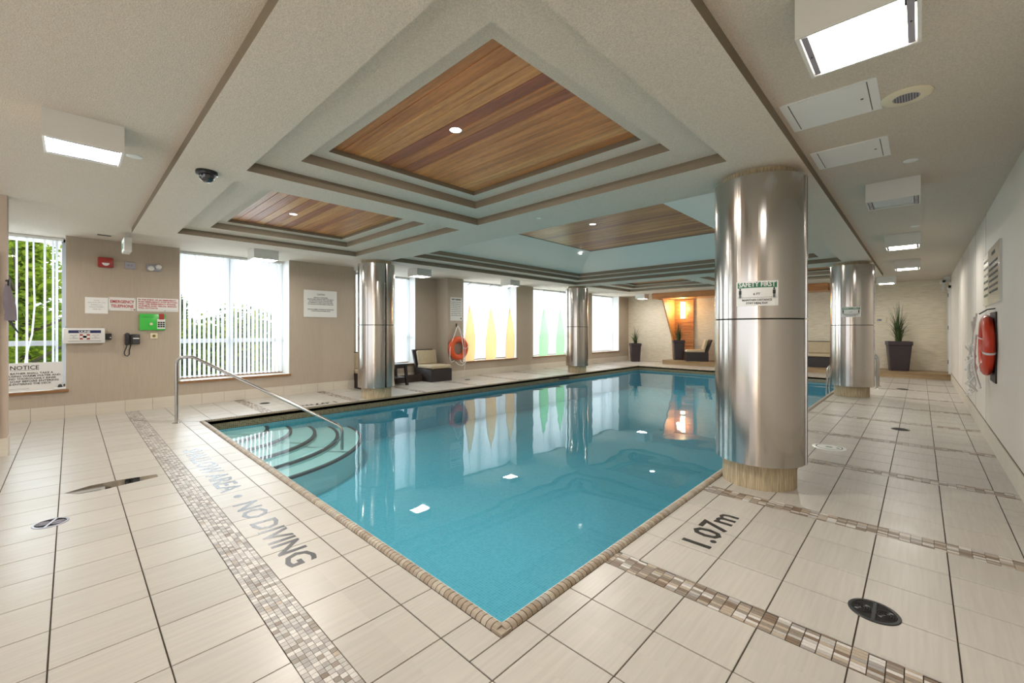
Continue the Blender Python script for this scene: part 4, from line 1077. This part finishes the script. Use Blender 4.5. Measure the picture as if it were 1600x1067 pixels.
# right wall notice boards (front faces -X: local frame turned by -90 degrees)
t=thing('wall_notice_board','large glossy notice board high on the right wall above the life ring','sign',(XR,7.21,1.70),-pi/2)
MB().box(-.51,.51,-.02,0,0,.65).build('board',mat('glossy_board',(.66,.64,.60),.08,coat=1),t)
text('POOL RULES',.06,(0,-.0205,.55),t,M['inkgrey'],'CENTER',width=.3)
for k,s in enumerate(('SHOWER BEFORE ENTERING THE POOL','NO RUNNING, DIVING OR ROUGH PLAY','NO GLASS CONTAINERS ON THE DECK','CHILDREN MUST BE SUPERVISED','NO PETS ALLOWED','SWIM AT YOUR OWN RISK')): text(s,.04,(-.4,-.0205,.45-k*.065),t,M['inkgrey'],width=.78)
t=thing('wall_notice_board','narrow cream notice board at the far edge of the glossy board, right wall','sign',(XR,8.04,1.70),-pi/2)
MB().box(-.29,.29,-.012,0,0,.64).build('board',M['creamsign'],t)
for k,s in enumerate(('EMERGENCY','PROCEDURE','CALL 911','NOTIFY SECURITY','STAY WITH BATHER','CLEAR THE POOL')): text(s,.045,(-.24,-.0125,.54-k*.085),t,M['inkgrey'],width=.46)
for sx in (-.27,.27):
    for z_ in (.02,.62): MB().cyl((sx,-.015,z_),.007,0,.004,8,axis='y').build('screw',M['dark'],t)

# ---------------------------------------------------------------- wall end at the left edge, hanging cloth
p=MB().box(-7.50,-7.30,-2.6,-.49,.2,ZC).build('wall_end',M['box']); tag(p,kind='structure'); p.name='trim_1'
p.data.materials[0]=mat('tan_wall_end',(.50,.40,.32),.6)
MB().box(-7.503,-7.292,-2.6,-.482,0,.2).build('base_tile',M['basetile'],p)
dd=MB().box(-7.30,-7.27,-1.6,-.545,.22,2.25).build('door_2',M['mahog']); tag(dd,kind='structure')
t=thing('hanging_cloth','grey-violet cloth hanging from a black hook at the left edge','cloth',(-7.27,-.49,1.42))
MB().tube([(0,0,.52),(.05,.02,.52),(.06,.02,.46)],.012,8).build('hook',M['dark'],t,True)
b=MB(); vs=[];K=8;n=12
for k in range(K+1):
    u=k/K; ww=.014+.030*sin(min(1,u*1.4)*pi*.6)
    for j in range(n):
        a=2*pi*j/n; r_=ww*(1+.2*sin(3*a+u*4)); vs.append((.05+r_*.7*cos(a),.01+r_*sin(a)+.02*u,.48-.40*u))
b.add(vs,[(k*n+j,k*n+(j+1)%n,(k+1)*n+(j+1)%n,(k+1)*n+j) for k in range(K) for j in range(n)]+[tuple(range(K*n,K*n+n))])
b.build('cloth_body',M['cloth'],t,True)
MB().tube([(.05,.0,.15),(.05,.05,.02),(.05,.09,-.06)],[.02,.012,.006],6).build('strap_end',M['dark'],t,True)

# ---------------------------------------------------------------- outside
g=MB().box(-90,-10.9,-60,80,-4.3,-4.2).build('ground',M['lawn']); tag(g,kind='structure')
def tree(x,y,z0,h,cr,n,label,seed,mix=(0,1),cone=False,size=.09,group=None,low=.25,sg=.20):
    rr=random.Random(seed); t=thing('tree',label,'tree',(x,y,z0),0,group)
    b=MB(); b.tube([(0,0,0),(.05,.03,h*.4),(0,.08,h*.75),(.05,0,h*.95)],[.16,.12,.07,.02],8)
    b.build('trunk',M['bark'],t,True); br=[]
    b=MB()
    for k in range(16):
        a=rr.uniform(0,2*pi); z1=h*rr.uniform(.3,.85); L=cr*rr.uniform(.5,.95)*(1-(z1/h)*.4); e=(L*cos(a),L*sin(a),z1+L*rr.uniform(.2,.6))
        b.tube([(0,0,z1-.1),(e[0]*.5,e[1]*.5,(z1+e[2])/2-.05),e],[.05,.03,.01],5); br.append(e)
    b.build('branches',M['bark'],t,True)
    b=MB()
    clumps=[]
    for k in range(70):
        u=rr.uniform(low,1); R_=cr*((1-u)*1.0+.05 if cone else math.sqrt(max(.03,1-((u-.55)/.5)**2)))
        a=rr.uniform(0,2*pi); q=R_*math.sqrt(rr.random()); clumps.append((q*cos(a),q*sin(a),h*u))
    for i in range(n):
        c=clumps[rr.randrange(len(clumps))]; s=cr*sg*(1.25-c[2]/h if cone else 1)
        p_=Vector((c[0]+rr.gauss(0,s),c[1]+rr.gauss(0,s),c[2]+rr.gauss(0,s*.8)))
        u_=Vector((rr.gauss(0,1),rr.gauss(0,1),rr.gauss(0,.5))).normalized(); v_=u_.cross(Vector((rr.gauss(0,1),rr.gauss(0,1),rr.gauss(0,1)))).normalized(); k=size*rr.uniform(.6,1.3)
        b.add([p_-u_*k,p_-v_*k*.5,p_+u_*k,p_+v_*k*.5],[(0,1,2,3)],rr.choice(mix))
    o=b.build('foliage',M['leaf'],t); tag(o,kind='stuff'); return t
tree(-14.2,-.75,-4.2,7.5,2.9,15000,'bright green leafy tree filling the leftmost window',11,(0,0,0,1),True,size=.085,sg=.2)
tree(-19.0,-1.2,-4.2,5.9,2.6,8000,'mid green tree behind the leftmost window tree',12,(0,1,1,2),size=.15)
for i,(x,y,h,cr,lab) in enumerate(((-19,2.2,6.0,1.9,'green tree seen between the left vanes of the open blind'),(-20,4.6,6.3,2.1,'green tree seen through the middle of the open blind'),(-19,7.2,6.1,2.0,'green tree seen through the right part of the open blind'),(-24,10.5,7.0,3.2,'darker green tree outside beyond the orange banners'))):
    tree(x,y,-4.2,h-.35,cr,8500,lab,20+i,(0,1,2,2),size=.13)
tree(-21,3.0,-4.2,7.3,.9,2600,'slim dark conifer rising above the trees outside the open blind',31,(2,2,1),True,.08)

# thin wet streak on the tiles
pts=[(-5.273, -0.039), (-5.367, 0.118), (-5.378, 0.287), (-5.326, 0.578), (-5.224, 0.577), (-5.182, 0.34), (-5.136, 0.152), (-5.174, 0.037)]
b=MB().add([(x,y,.0008) for x,y in pts],[tuple(range(len(pts)))])
o=b.build('wet_streak',glass_mat('water_film',(.90,.87,.83),1,1.33),None,centre=True); tag(o,'thin wet streak across the tiles of the near-left deck','puddle')
